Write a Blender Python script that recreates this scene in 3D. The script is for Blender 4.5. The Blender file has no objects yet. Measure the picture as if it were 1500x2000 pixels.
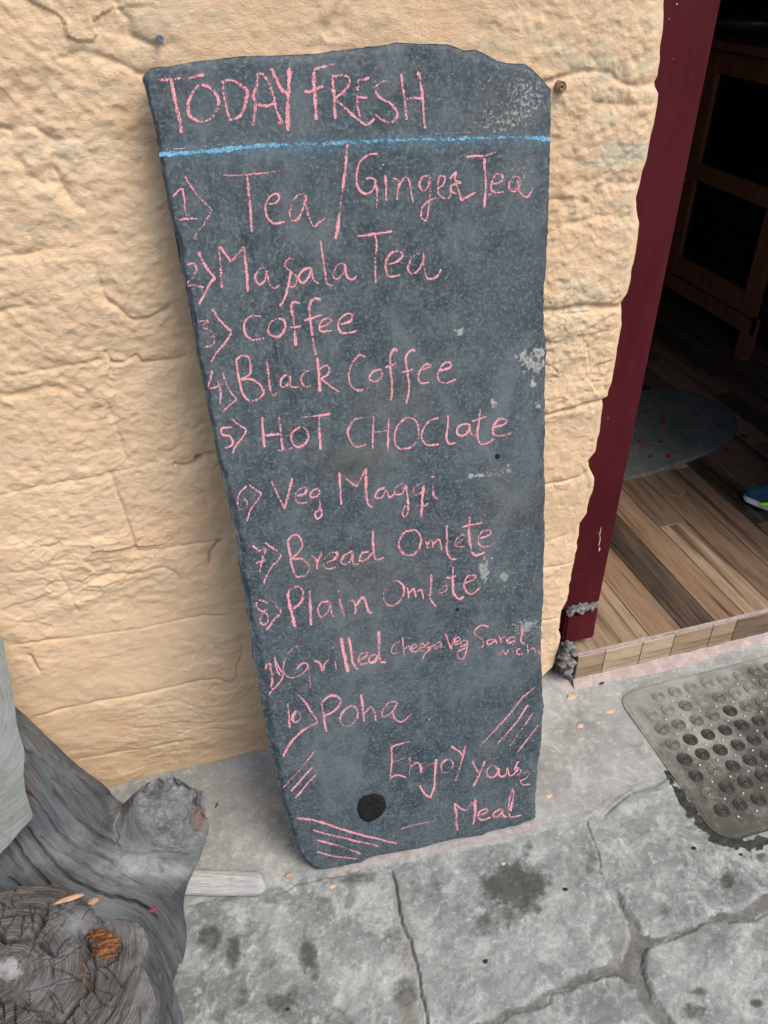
import bpy, bmesh, math, random
import numpy as np
rad = math.radians
sc = bpy.context.scene
col = sc.collection
random.seed(7)

# ------------------------------------------------------------------ camera
FOC = 1600.0; PITCH, YAW = rad(35.5), rad(17.0)
CAM = np.array([0.0, -1.1321, 1.4])
FW = np.array([math.sin(YAW)*math.cos(PITCH), math.cos(YAW)*math.cos(PITCH), -math.sin(PITCH)])
RT = np.cross(FW, [0, 0, 1]); RT /= np.linalg.norm(RT); UP = np.cross(RT, FW)
cd = bpy.data.cameras.new('camera'); cam = bpy.data.objects.new('camera', cd); col.objects.link(cam)
cam.location = CAM; cam.rotation_euler = (rad(90)-PITCH, 0, -YAW)
cd.sensor_fit = 'VERTICAL'; cd.sensor_height = 36.0; cd.lens = 36.0*FOC/2000; cd.clip_start = .02; cd.clip_end = 500
sc.camera = cam
# ------------------------------------------------------------------ light
w = bpy.data.worlds.new('World'); sc.world = w; w.use_nodes = True
nt = w.node_tree; bg = nt.nodes['Background']
SUN_EL, SUN_AZ = 55, 148      # azimuth clockwise from +y
sky = nt.nodes.new('ShaderNodeTexSky'); sky.sky_type = 'NISHITA'; sky.sun_disc = False
sky.sun_elevation = rad(SUN_EL); sky.sun_rotation = rad(SUN_AZ); sky.air_density = 1.0; sky.dust_density = 4.0; sky.ozone_density = 1.0
nt.links.new(sky.outputs[0], bg.inputs[0]); bg.inputs[1].default_value = 0.13
sl = bpy.data.lights.new('sun', 'SUN'); sl.energy = 1.5; sl.angle = rad(36); sl.color = (1.0, .95, .88)
so = bpy.data.objects.new('sun', sl); col.objects.link(so); so.rotation_euler = (rad(90-SUN_EL), 0, rad(180-SUN_AZ)); so.location = (0, -4, 5)
sc.view_settings.view_transform = 'Standard'; sc.view_settings.look = 'None'
sc.view_settings.exposure = 0.74; sc.view_settings.gamma = 1.0; sc.view_settings.use_curve_mapping = False
sc.cycles.max_bounces = 8; sc.cycles.transparent_max_bounces = 16

# ------------------------------------------------------------------ measuring helpers (photo pixel -> point on a real surface)
def ray(x, y):
    x = np.asarray(x, float)[..., None]; y = np.asarray(y, float)[..., None]
    return FW*FOC + RT*(x-750) - UP*(y-1000)
def on_z(x, y, z=0.0):
    d = ray(x, y); t = (z-CAM[2])/d[..., 2:3]; return CAM + d*t
def on_y(x, y, Y=0.0):
    d = ray(x, y); t = (Y-CAM[1])/d[..., 1:2]; return CAM + d*t
def on_plane(x, y, O, n):
    d = ray(x, y); t = ((O-CAM)@n)/(d@n); return CAM + d*t[..., None]
def pix(P):
    v = np.asarray(P)-CAM; a = v@FW; return 750+FOC*(v@RT)/a, 1000-FOC*(v@UP)/a
def pts(s): return np.array([[float(a) for a in q.split(',')] for q in s.split()])

# ------------------------------------------------------------------ numpy noise
def _h(ix, iy, iz, s):
    n = (ix*374761393 + iy*668265263 + iz*2147483647 + s*974634541) & 0xffffffff
    n = ((n ^ (n >> 13))*1274126177) & 0xffffffff
    n = ((n ^ (n >> 16))*2246822519) & 0xffffffff
    return ((n ^ (n >> 15)) & 0xffffff)/16777215.0
def vn(x, y, z=0.0, s=0):
    x, y, z = np.broadcast_arrays(np.asarray(x, float), y, z)
    fx, fy, fz = np.floor(x), np.floor(y), np.floor(z)
    ix, iy, iz = fx.astype(np.int64), fy.astype(np.int64), fz.astype(np.int64)
    u, v, q = x-fx, y-fy, z-fz
    u = u*u*u*(u*(u*6-15)+10); v = v*v*v*(v*(v*6-15)+10); q = q*q*(3-2*q)
    def L(k):
        a = _h(ix, iy, iz+k, s); b = _h(ix+1, iy, iz+k, s); c = _h(ix, iy+1, iz+k, s); d = _h(ix+1, iy+1, iz+k, s)
        return (a*(1-u)+b*u)*(1-v) + (c*(1-u)+d*u)*v
    l0 = L(0)
    return (l0 if not np.any(q) else l0*(1-q)+L(1)*q)*2-1
def fbm(x, y, z=0.0, s=0, o=4, g=.5):
    r = 0; a = 1.0; t = 0
    for i in range(o):
        c, d = math.cos(.6*i+.3), math.sin(.6*i+.3)
        X = (np.asarray(x)*c-np.asarray(y)*d)*2**i+i*17.3; Y = (np.asarray(x)*d+np.asarray(y)*c)*2**i-i*9.1
        r = r + a*vn(X, Y, np.asarray(z)*2**i, s+i); t += a; a *= g
    return r/t*1.6
def sstep(a, b, x):
    t = np.clip((x-a)/(b-a), 0, 1); return t*t*(3-2*t)
def seg_dist(X, Y, P, reach=None):
    """distance of grid points to polyline P (2D); far points get a large value"""
    out = np.full(X.shape, 1e3)
    for (ax, ay), (bx, by) in zip(P[:-1], P[1:]):
        if reach is not None:
            m = (X > min(ax, bx)-reach) & (X < max(ax, bx)+reach) & (Y > min(ay, by)-reach) & (Y < max(ay, by)+reach)
            if not m.any(): continue
        else: m = np.ones(X.shape, bool)
        x, y = X[m], Y[m]; dx, dy = bx-ax, by-ay
        t = np.clip(((x-ax)*dx+(y-ay)*dy)/(dx*dx+dy*dy+1e-12), 0, 1)
        out[m] = np.minimum(out[m], np.hypot(x-ax-t*dx, y-ay-t*dy))
    return out
def inside(X, Y, P):
    c = np.zeros(X.shape, bool); n = len(P)
    for i in range(n):
        x1, y1 = P[i]; x2, y2 = P[(i+1) % n]
        if y1 == y2: continue
        c ^= ((y1 > Y) != (y2 > Y)) & (X < (x2-x1)*(Y-y1)/(y2-y1)+x1)
    return c
def crom(P, step):
    P = np.asarray(P, float)
    if len(P) < 3:
        n = max(2, int(np.hypot(*(P[-1]-P[0])[:2])/step)+1); t = np.linspace(0, 1, n)[:, None]; return P[0]*(1-t)+P[-1]*t
    Q = np.vstack([2*P[0]-P[1], P, 2*P[-1]-P[-2]]); o = []
    for i in range(1, len(Q)-2):
        p0, p1, p2, p3 = Q[i-1:i+3]; n = max(2, int(np.hypot(*(p2-p1)[:2])/step)+1)
        t = np.linspace(0, 1, n, endpoint=False)[:, None]
        o.append(.5*((2*p1)+(-p0+p2)*t+(2*p0-5*p1+4*p2-p3)*t*t+(-p0+3*p1-3*p2+p3)*t**3))
    o.append(P[-1:]); return np.vstack(o)

# ------------------------------------------------------------------ objects
def mesh(name, V, Fc, mat, smooth=True, attrs=None, uv=None, normals=None):
    me = bpy.data.meshes.new(name); V = np.asarray(V, np.float32)
    if isinstance(Fc, np.ndarray):
        k = Fc.shape[1]; me.vertices.add(len(V)); me.vertices.foreach_set('co', V.ravel())
        me.loops.add(Fc.size); me.loops.foreach_set('vertex_index', Fc.astype(np.int32).ravel())
        me.polygons.add(len(Fc)); me.polygons.foreach_set('loop_start', np.arange(0, Fc.size, k, dtype=np.int32))
        me.polygons.foreach_set('loop_total', np.full(len(Fc), k, np.int32))
        me.update(calc_edges=True)
    else:
        me.from_pydata([tuple(map(float, v)) for v in V], [], Fc); me.update()
    me.polygons.foreach_set('use_smooth', [smooth]*len(me.polygons))
    for k, a in (attrs or {}).items():
        a = np.asarray(a, np.float32)
        if a.ndim == 1:
            at = me.attributes.new(k, 'FLOAT', 'POINT'); at.data.foreach_set('value', a)
        else:
            at = me.attributes.new(k, 'FLOAT_VECTOR', 'POINT'); at.data.foreach_set('vector', a.ravel())
    if uv is not None:
        l = me.uv_layers.new(name='UVMap'); idx = np.empty(len(me.loops), np.int32); me.loops.foreach_get('vertex_index', idx)
        l.data.foreach_set('uv', np.asarray(uv, np.float32)[idx].ravel())
    if mat: me.materials.append(mat)
    if normals is not None: me.normals_split_custom_set_from_vertices(np.asarray(normals, np.float32).tolist())
    return me
def link(name, me, parent=None, **kw):
    o = bpy.data.objects.new(name, me); col.objects.link(o)
    if parent: o.parent = parent
    for k, v in kw.items(): o[k] = v
    return o
def empty(name, loc=(0, 0, 0), **kw):
    o = bpy.data.objects.new(name, None); o.location = loc; o.empty_display_size = .05; col.objects.link(o)
    for k, v in kw.items(): o[k] = v
    return o
def box_me(name, lo, hi, mat, bev=.002, seg=2, jit=0):
    bm = bmesh.new(); bmesh.ops.create_cube(bm, size=1)
    for v in bm.verts: v.co = [lo[i]+(v.co[i]+.5)*(hi[i]-lo[i]) + random.uniform(-jit, jit) for i in range(3)]
    if bev: bmesh.ops.bevel(bm, geom=bm.edges[:], offset=bev, segments=seg, affect='EDGES')
    me = bpy.data.meshes.new(name); bm.to_mesh(me); bm.free(); me.materials.append(mat)
    return me
def box(name, lo, hi, mat, parent=None, bev=.002, seg=2, jit=0, **kw):
    return link(name, box_me(name, lo, hi, mat, bev, seg, jit), parent, **kw)
def grid_faces(nr, nc):
    i = np.arange(nr-1)[:, None]*nc + np.arange(nc-1)[None, :]
    return np.stack([i, i+1, i+nc+1, i+nc], -1).reshape(-1, 4)
def grid_normals(P):
    du = np.gradient(P, axis=1); dv = np.gradient(P, axis=0); n = np.cross(du, dv)
    return n/(np.linalg.norm(n, axis=-1, keepdims=True)+1e-12)
def split(P, labels, names, mat, attrs=None, flip=False):
    """cut one heightfield (rows x cols x 3) into one object per face label, keeping shared vertices and normals"""
    nr, nc = P.shape[:2]; Fc = grid_faces(nr, nc); N = grid_normals(P).reshape(-1, 3)
    if flip: Fc = Fc[:, ::-1]; N = -N
    V = P.reshape(-1, 3); lf = labels[:-1, :-1].ravel(); out = []
    for lab, (nm, parent, kw) in names.items():
        f = Fc[lf == lab]
        if len(f) < 30: continue
        ids, inv = np.unique(f, return_inverse=True)
        me = mesh(nm, V[ids], inv.reshape(-1, 4), mat, True, {k: a.reshape(len(V), -1).squeeze()[ids] for k, a in (attrs or {}).items()}, normals=N[ids])
        out.append(link(nm, me, parent, **kw))
    return out
def lump(name, P, r, mat, parent=None, s=0, amp=.25, sub=3, sq=(1, 1, 1), freq=1.5, **kw):
    bm = bmesh.new(); bmesh.ops.create_icosphere(bm, subdivisions=sub, radius=1)
    V = np.array([v.co[:] for v in bm.verts]); n = fbm(V[:, 0]*freq+s, V[:, 1]*freq, V[:, 2]*freq+s*1.7, s, 3)
    V = V*(1+amp*n)[:, None]*np.array(sq)*r
    for v, c in zip(bm.verts, V): v.co = c
    me = bpy.data.meshes.new(name); bm.to_mesh(me); bm.free(); me.polygons.foreach_set('use_smooth', [True]*len(me.polygons)); me.materials.append(mat)
    o = link(name, me, parent, **kw); o.location = P; return o

# ------------------------------------------------------------------ material helpers
class M:
    def __init__(s, name):
        s.m = bpy.data.materials.new(name); s.m.use_nodes = True; s.t = s.m.node_tree; s.b = s.t.nodes['Principled BSDF']; s.out = s.t.nodes['Material Output']
        s.co = s.t.nodes.new('ShaderNodeTexCoord').outputs['Object']
    def lk(s, a, i):
        if isinstance(a, (int, float)): i.default_value = a
        elif isinstance(a, (tuple, list)): i.default_value = (*a, 1) if (len(a) == 3 and i.type == 'RGBA') else a
        else: s.t.links.new(a, i)
    def n(s, t, **k):
        n = s.t.nodes.new(t)
        for a, v in k.items(): setattr(n, a, v)
        return n
    def noise(s, sc_, det=4, rough=.55, vec=None, dist=0, out=0):
        n = s.n('ShaderNodeTexNoise'); s.lk(vec or s.co, n.inputs['Vector']); n.inputs['Scale'].default_value = sc_; n.inputs['Detail'].default_value = det
        n.inputs['Roughness'].default_value = rough; n.inputs['Distortion'].default_value = dist; return n.outputs[out]
    def vor(s, sc_, vec=None, feat='F1', out='Distance', rnd=1):
        n = s.n('ShaderNodeTexVoronoi', feature=feat); s.lk(vec or s.co, n.inputs['Vector']); n.inputs['Scale'].default_value = sc_
        n.inputs['Randomness'].default_value = rnd; return n.outputs[out]
    def map(s, scale=(1, 1, 1), rot=(0, 0, 0), vec=None, loc=(0, 0, 0)):
        n = s.n('ShaderNodeMapping'); s.lk(vec or s.co, n.inputs[0]); n.inputs['Scale'].default_value = scale; n.inputs['Rotation'].default_value = rot; n.inputs['Location'].default_value = loc; return n.outputs[0]
    def math(s, op, a, b=0.0, c=0.0):
        n = s.n('ShaderNodeMath', operation=op); s.lk(a, n.inputs[0]); s.lk(b, n.inputs[1]); s.lk(c, n.inputs[2]); return n.outputs[0]
    def rng(s, a, f0, f1, t0=0.0, t1=1.0):
        n = s.n('ShaderNodeMapRange'); n.interpolation_type = 'SMOOTHSTEP'; s.lk(a, n.inputs[0])
        for i, v in enumerate((f0, f1, t0, t1)): s.lk(v, n.inputs[i+1])
        return n.outputs[0]
    def mix(s, f, a, b, mode='MIX'):
        n = s.n('ShaderNodeMix', data_type='RGBA', blend_type=mode); s.lk(f, n.inputs[0]); s.lk(a, n.inputs[6]); s.lk(b, n.inputs[7]); return n.outputs[2]
    def attr(s, nm, out='Fac'):
        n = s.n('ShaderNodeAttribute', attribute_name=nm); return n.outputs[out]
    def bump(s, h, dist=.001, st=1.0, nrm=None):
        n = s.n('ShaderNodeBump'); s.lk(h, n.inputs['Height']); n.inputs['Distance'].default_value = dist; n.inputs['Strength'].default_value = st
        if nrm: s.t.links.new(nrm, n.inputs['Normal'])
        s.t.links.new(n.outputs[0], s.b.inputs['Normal']); return n.outputs[0]
    def done(s, colr, rough=.85, spec=.3):
        s.lk(colr, s.b.inputs['Base Color']); s.lk(rough, s.b.inputs['Roughness']); s.lk(spec, s.b.inputs['Specular IOR Level']); return s.m

def wall_mat():
    m = M('ochre_limewash')
    c = m.mix(m.rng(m.noise(3.2, 5, .6), .35, .7), (.60, .435, .28), (.66, .49, .325))
    wv = m.map((1, 1, 3.0)); c = m.mix(m.rng(m.noise(9, 6, .62, wv), .42, .75, 0, .6), c, (.72, .535, .36))
    # thin places where the grey-green older coat shows through; more of it high on the door side
    thin = m.math('MULTIPLY', m.rng(m.noise(7, 6, .7, m.map((1, 1, 2.2))), .47, .66), m.math('ADD', m.math('MULTIPLY', m.attr('thin'), .75), .16))
    c = m.mix(thin, c, (.52, .485, .36))
    c = m.mix(m.rng(m.noise(4, 4, .6, m.map((1, 1, 1), loc=(4, 2, 1))), .5, .75, 0, .22), c, (.62, .33, .13))
    c = m.mix(m.rng(m.noise(260, 2, .6), .70, .8, 0, .6), c, (.22, .14, .08))
    c = m.mix(m.rng(m.noise(32, 5, .7, m.map((1, 1, 2.6), loc=(1, 5, 2))), .55, .75, 0, .34), c, (.40, .26, .14))
    h = m.math('ADD', m.noise(85, 7, .74, m.map((1, 1, 2.2)), .6), m.math('MULTIPLY', m.noise(360, 4, .75), .55))
    sz_ = m.n('ShaderNodeSeparateXYZ'); m.lk(m.co, sz_.inputs[0]); h = m.math('MULTIPLY', h, m.rng(sz_.outputs[2], .25, .85, .55, 1.25))
    m.bump(h, .0026, .75)
    return m.done(c, .92, .15)
def slate_mat():
    m = M('slate')
    n1 = m.noise(7, 5, .6); n2 = m.noise(38, 6, .7); n3 = m.noise(190, 4, .7)
    c = m.mix(m.rng(n1, .3, .7), (.016, .027, .037), (.046, .066, .080))
    c = m.mix(m.rng(n2, .42, .68, 0, .7), c, (.082, .105, .118))
    c = m.mix(m.rng(m.noise(60, 5, .7, m.map((1, 1, 1), loc=(3, 1, 7))), .48, .7, 0, .6), c, (.022, .033, .045))
    c = m.mix(m.rng(n3, .48, .70, 0, .7), c, (.15, .185, .20))
    c = m.mix(m.rng(m.noise(150, 5, .75, m.map((1, 1, 1), loc=(6, 2, 3))), .52, .72, 0, .7), c, (.020, .030, .042))
    # fine pale scratches and old chalk dust
    d = m.noise(9, 3, .5, out=1)
    wv = m.n('ShaderNodeVectorMath', operation='ADD'); sc1 = m.n('ShaderNodeVectorMath', operation='SCALE'); m.lk(d, sc1.inputs[0]); sc1.inputs['Scale'].default_value = .09
    m.lk(m.co, wv.inputs[0]); m.lk(sc1.outputs[0], wv.inputs[1])
    for i, (sx, sz, rt) in enumerate(((60, 420, .5), (380, 60, .25), (70, 460, -.7), (330, 60, -.5), (50, 400, 1.2))):
        v = m.map((sx, 1, sz), (0, rt, 0), wv.outputs[0], (i*3, 0, i))
        c = m.mix(m.rng(m.noise(1, 2, .5, v), .62, .74, 0, .30), c, (.22, .25, .27))
    hz_ = m.noise(5.5, 7, .68, m.map((1.2, 1, .75), (0, .3, 0), loc=(8, 3, 5)), 1.2)
    c = m.mix(m.rng(hz_, .46, .72, 0, .8), c, (.105, .126, .138)); c = m.mix(m.rng(m.noise(16, 7, .75, m.map((1, 1, .8), loc=(1, 9, 2)), 1.0), .50, .70, 0, .5), c, (.13, .15, .155))
    c = m.mix(m.math('MULTIPLY', m.attr('brown'), m.rng(m.noise(30, 5, .7), .3, .65)), c, (.115, .105, .085))
    c = m.mix(m.math('MULTIPLY', m.attr('dark'), m.rng(m.noise(25, 4, .6), .25, .7)), c, (.020, .027, .035))
    # pale crusty specks
    sp = m.math('MULTIPLY', m.rng(m.math('ADD', m.noise(210, 5, .8), m.math('MULTIPLY', m.attr('speck'), .185)), .655, .72), m.rng(m.attr('speck'), .02, .25))
    c = m.mix(m.math('MULTIPLY', sp, .8), c, (.33, .34, .32))
    cru = m.rng(m.math('ADD', m.attr('crust'), m.math('MULTIPLY', m.math('SUBTRACT', m.noise(170, 5, .8), .5), 2.6)), .35, .9)
    c = m.mix(m.math('MULTIPLY', cru, m.rng(m.attr('crust'), .02, .3)), c, (.27, .28, .265))
    sp2 = m.math('MULTIPLY', m.rng(m.noise(60, 1, .5, m.map((1, 1, 1), loc=(9, 9, 9))), .80, .84), .9)
    c = m.mix(sp2, c, (.40, .42, .42))
    c = m.mix(m.math('MULTIPLY', m.attr('bluedust'), m.rng(m.noise(170, 3, .7), .35, .7)), c, (.09, .30, .50))
    h = m.math('ADD', m.math('MULTIPLY', n2, .6), m.math('MULTIPLY', n3, .5)); h = m.math('ADD', h, m.math('MULTIPLY', sp, .6))
    m.bump(h, .0016, .8)
    return m.done(c, .72, .32)
def chalk_mat(name, c1, c2, thr):
    m = M(name)
    uv = m.n('ShaderNodeUVMap').outputs[0]; sx = m.n('ShaderNodeSeparateXYZ'); m.lk(uv, sx.inputs[0])
    e = m.math('ABSOLUTE', sx.outputs[1])
    g = m.noise(420, 3, .65); g2 = m.noise(1100, 2, .6)
    g = m.math('ADD', m.math('MULTIPLY', g, .65), m.math('MULTIPLY', g2, .35))
    a = m.math('SUBTRACT', m.math('ADD', g, m.attr('press')), m.math('MULTIPLY', m.math('POWER', e, 2.5), .22))
    al = m.rng(a, thr, thr+.055, 0, .96)
    m.lk(al, m.b.inputs['Alpha'])
    c = m.mix(m.rng(m.noise(300, 2, .6), .35, .65), c1, c2)
    return m.done(c, .95, .1)
def stone_floor_mat(name, ca, cb, cc):
    m = M(name)
    c = m.mix(m.rng(m.noise(5, 6, .62), .35, .68), ca, cb)
    c = m.mix(m.rng(m.noise(17, 8, .76, dist=.7), .44, .66, 0, .8), c, cc)
    c = m.mix(m.rng(m.noise(60, 7, .8), .5, .72, 0, .7), c, tuple(min(1, v*1.35) for v in cc))
    wv_ = m.noise(14, 3, .6, out=1); c = m.mix(m.rng(m.noise(150, 4, .7, wv_), .56, .66, 0, .35), c, tuple(min(1, v*1.45) for v in cc))
    c = m.mix(m.rng(m.noise(11, 6, .7, m.map((1, 1, 1), loc=(5, 5, 5))), .52, .72, 0, .55), c, tuple(v*.55 for v in ca))
    c = m.mix(m.rng(m.noise(420, 3, .7), .56, .75, 0, .65), c, tuple(v*.4 for v in ca))
    c = m.mix(m.rng(m.noise(26, 8, .8, m.map((1, 1, 1), loc=(15, 5, 5))), .54, .72, 0, .6), c, tuple(v*.5 for v in ca))
    st = m.math('ADD', m.attr('stain'), m.math('MULTIPLY', m.math('SUBTRACT', m.noise(38, 8, .82), .5), 1.8))
    stm = m.math('MULTIPLY', m.rng(st, .25, 1.0), m.rng(m.attr('stain'), .0, .6))
    c = m.mix(m.math('MULTIPLY', stm, .92), c, (.050, .053, .047))
    ow = m.math('MULTIPLY', m.attr('ochre'), m.rng(m.noise(30, 5, .7), .35, .65)); c = m.mix(m.math('MULTIPLY', ow, .75), c, (.16, .13, .09))
    pk = m.math('MULTIPLY', m.attr('pink'), m.rng(m.noise(60, 5, .7), .25, .6)); c = m.mix(m.math('MULTIPLY', pk, .7), c, (.50, .33, .31))
    c = m.mix(m.rng(m.attr('wet'), .3, .6), c, (.030, .032, .028))
    jn = m.rng(m.math('ADD', m.attr('joint'), m.math('MULTIPLY', m.math('SUBTRACT', m.noise(110, 5, .7), .5), .9)), .38, .62)
    mc = m.mix(m.rng(m.noise(40, 6, .7), .35, .68), (.098, .100, .092), (.19, .19, .177)); mc = m.mix(m.rng(m.noise(300, 3, .7), .55, .72, 0, .7), mc, (.05, .045, .038))
    c = m.mix(jn, c, mc)
    h = m.math('ADD', m.noise(90, 7, .74), m.math('MULTIPLY', m.noise(500, 3, .65), .4))
    m.bump(h, .0034, .75)
    return m.done(c, m.rng(m.attr('wet'), .2, .7, .88, .35), .3)
def mortar_mat(name, a, b):
    m = M(name); c = m.mix(m.rng(m.noise(40, 6, .7), .35, .68), a, b)
    c = m.mix(m.rng(m.noise(300, 3, .7), .55, .72, 0, .7), c, tuple(v*.4 for v in a))
    m.bump(m.math('ADD', m.noise(60, 5, .7), m.math('MULTIPLY', m.noise(350, 3, .6), .6)), .005, .9); return m.done(c, .95, .15)
def simple(name, c, rough=.6, spec=.4, var=.12, sc_=25, bump=0, bs=200):
    m = M(name); k = m.mix(m.rng(m.noise(sc_, 4, .6), .3, .7), tuple(v*(1-var) for v in c), tuple(v*(1+var) for v in c))
    if bump: m.bump(m.noise(bs, 4, .6), bump, .6)
    return m.done(k, rough, spec)
def wood_grey(name, lo, hi, soft=1.0, warm=0.0):
    m = M(name); g = m.attr('grain', 'Vector')
    v1 = m.map((1, 1, 1), vec=g)
    n1 = m.noise(1, 5, .65, v1); n2 = m.noise(3.5, 4, .65, v1); big = m.noise(9, 5, .6)
    c = m.mix(m.rng(n1, .3, .7), lo, hi)
    c = m.mix(m.rng(n2, .5, .68, 0, .8*soft), c, tuple(v*.42 for v in lo))
    c = m.mix(m.rng(big, .45, .75, 0, .5), c, (.25, .27, .29))
    c = m.mix(m.rng(m.noise(13, 5, .65, m.map((1, 1, 1), loc=(2, 8, 4))), .52, .75, 0, (.45 + warm)*soft), c, (.115, .092, .082))
    c = m.mix(m.rng(m.noise(5, 4, .6, m.map((1, 1, 1), loc=(7, 1, 3))), .5, .72, 0, .4*soft), c, (.075, .085, .10))
    c = m.mix(m.math('MULTIPLY', m.attr('rot'), m.rng(m.noise(55, 6, .75), .35, .6)), c, (.042, .037, .032))  # rotten wood, and the shaded hollows painted on the knot stub
    c = m.mix(m.math('MULTIPLY', m.attr('pale'), m.rng(m.noise(28, 5, .7), .25, .65)), c, (.29, .30, .31))  # pale worn wood, and the highlight painted on the stub's rim
    c = m.mix(m.math('MULTIPLY', m.attr('red'), m.rng(m.noise(40, 5, .7), .3, .6)), c, (.20, .085, .045))
    h = m.math('ADD', n1, m.math('MULTIPLY', n2, .9)); h = m.math('ADD', h, m.math('MULTIPLY', m.noise(220, 4, .7), .4))
    m.bump(h, .0022*(.3+.7*soft), .9)
    return m.done(c, .85, .2)
def plank_mat(name, a, b, dk):
    m = M(name); v = m.map((34, 2.2, 4)); d = m.noise(3, 3, .6, out=1)
    n1 = m.noise(1.2, 7, .72, v, dist=1.2); n2 = m.noise(3.4, 6, .72, v, dist=.5)
    c = m.mix(m.rng(n1, .40, .60), a, b); c = m.mix(m.rng(n2, .5, .66, 0, .75), c, dk)
    c = m.mix(m.rng(m.noise(1, 4, .6, m.map((22, .9, 2), loc=(3, 3, 3))), .53, .64, 0, .85), c, tuple(q*.5 for q in dk))
    return m.done(c, .38, .45)
def chalk(s): return s

WALL = wall_mat(); SLATE = slate_mat()
PINK = chalk_mat('pink_chalk', (.58, .225, .27), (.68, .335, .37), .436); PINKD = chalk_mat('faint_pink_chalk', (.62, .36, .38), (.5, .35, .37), .50)
BLUE = chalk_mat('blue_chalk', (.11, .31, .48), (.22, .43, .56), .462)
FLAG = stone_floor_mat('flagstone_grey', (.122, .138, .134), (.235, .255, .247), (.365, .386, .374))
APRON = stone_floor_mat('cement_screed', (.215, .225, .216), (.30, .312, .30), (.385, .398, .384))
MORT = mortar_mat('floor_mortar', (.15, .135, .11), (.24, .22, .18))
DARKCEM = mortar_mat('broken_cement', (.09, .09, .088), (.25, .25, .245))
LOG = wood_grey('weathered_wood', (.045, .049, .053), (.105, .113, .120), soft=.8); RING = wood_grey('sawn_end_grain', (.038, .037, .036), (.130, .128, .122), soft=1.0)
PALEW = wood_grey('pale_sawn_timber', (.125, .136, .128), (.175, .187, .176), soft=.5); STICKM = wood_grey('silvered_stick', (.36, .365, .36), (.52, .53, .52))

# ================================================================== THE WALL
ZS = np.concatenate([np.arange(-.03, 1.45, .0022), np.linspace(1.46, 2.6, 40)])
edge_px = pts('1318,-60 1313,0 1310,60 1302,110 1300,150 1292,163 1292,172 1299,186 1297,205 1287,260 1280,300 1268,340 1255,393 1255,412 1261,440 1251,510 1241,560 1236,577 1224,598 1226,640 1215,690 1208,740 1198,780 1185,786 1188,800 1181,850 1173,890 1159,908 1160,920 1169,940 1171,955 1162,980 1155,1010 1142,1030 1138,1060 1130,1110 1120,1150 1117,1180 1106,1200 1102,1225 1098,1240 1104,1254 1094,1290 1088,1310 1066,1330 1055,1345')
ew = on_y(edge_px[:, 0], edge_px[:, 1], -.018); o_ = np.argsort(ew[:, 2]); EZ, EX = ew[o_, 2], ew[o_, 0]
EZ = np.append(EZ, 2.6); EX = np.append(EX, EX[-1]+.01)
XE = np.interp(ZS, EZ, EX) + .0015*vn(ZS*60, 0, s=3)
XS0 = np.concatenate([np.linspace(-2.6, -.5, 60), np.arange(-.49, .60, .0022)])
tt = np.arange(1, 108)/107.0
X = np.empty((len(ZS), len(XS0)+len(tt))); X[:, :len(XS0)] = XS0; X[:, len(XS0):] = XS0[-1] + tt[None, :]*(XE[:, None]-XS0[-1])
Z = np.repeat(ZS[:, None], X.shape[1], 1)
def wp(s):
    a = pts(s); q = on_y(a[:, 0], a[:, 1], -.01); return q[:, [0, 2]]
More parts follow.
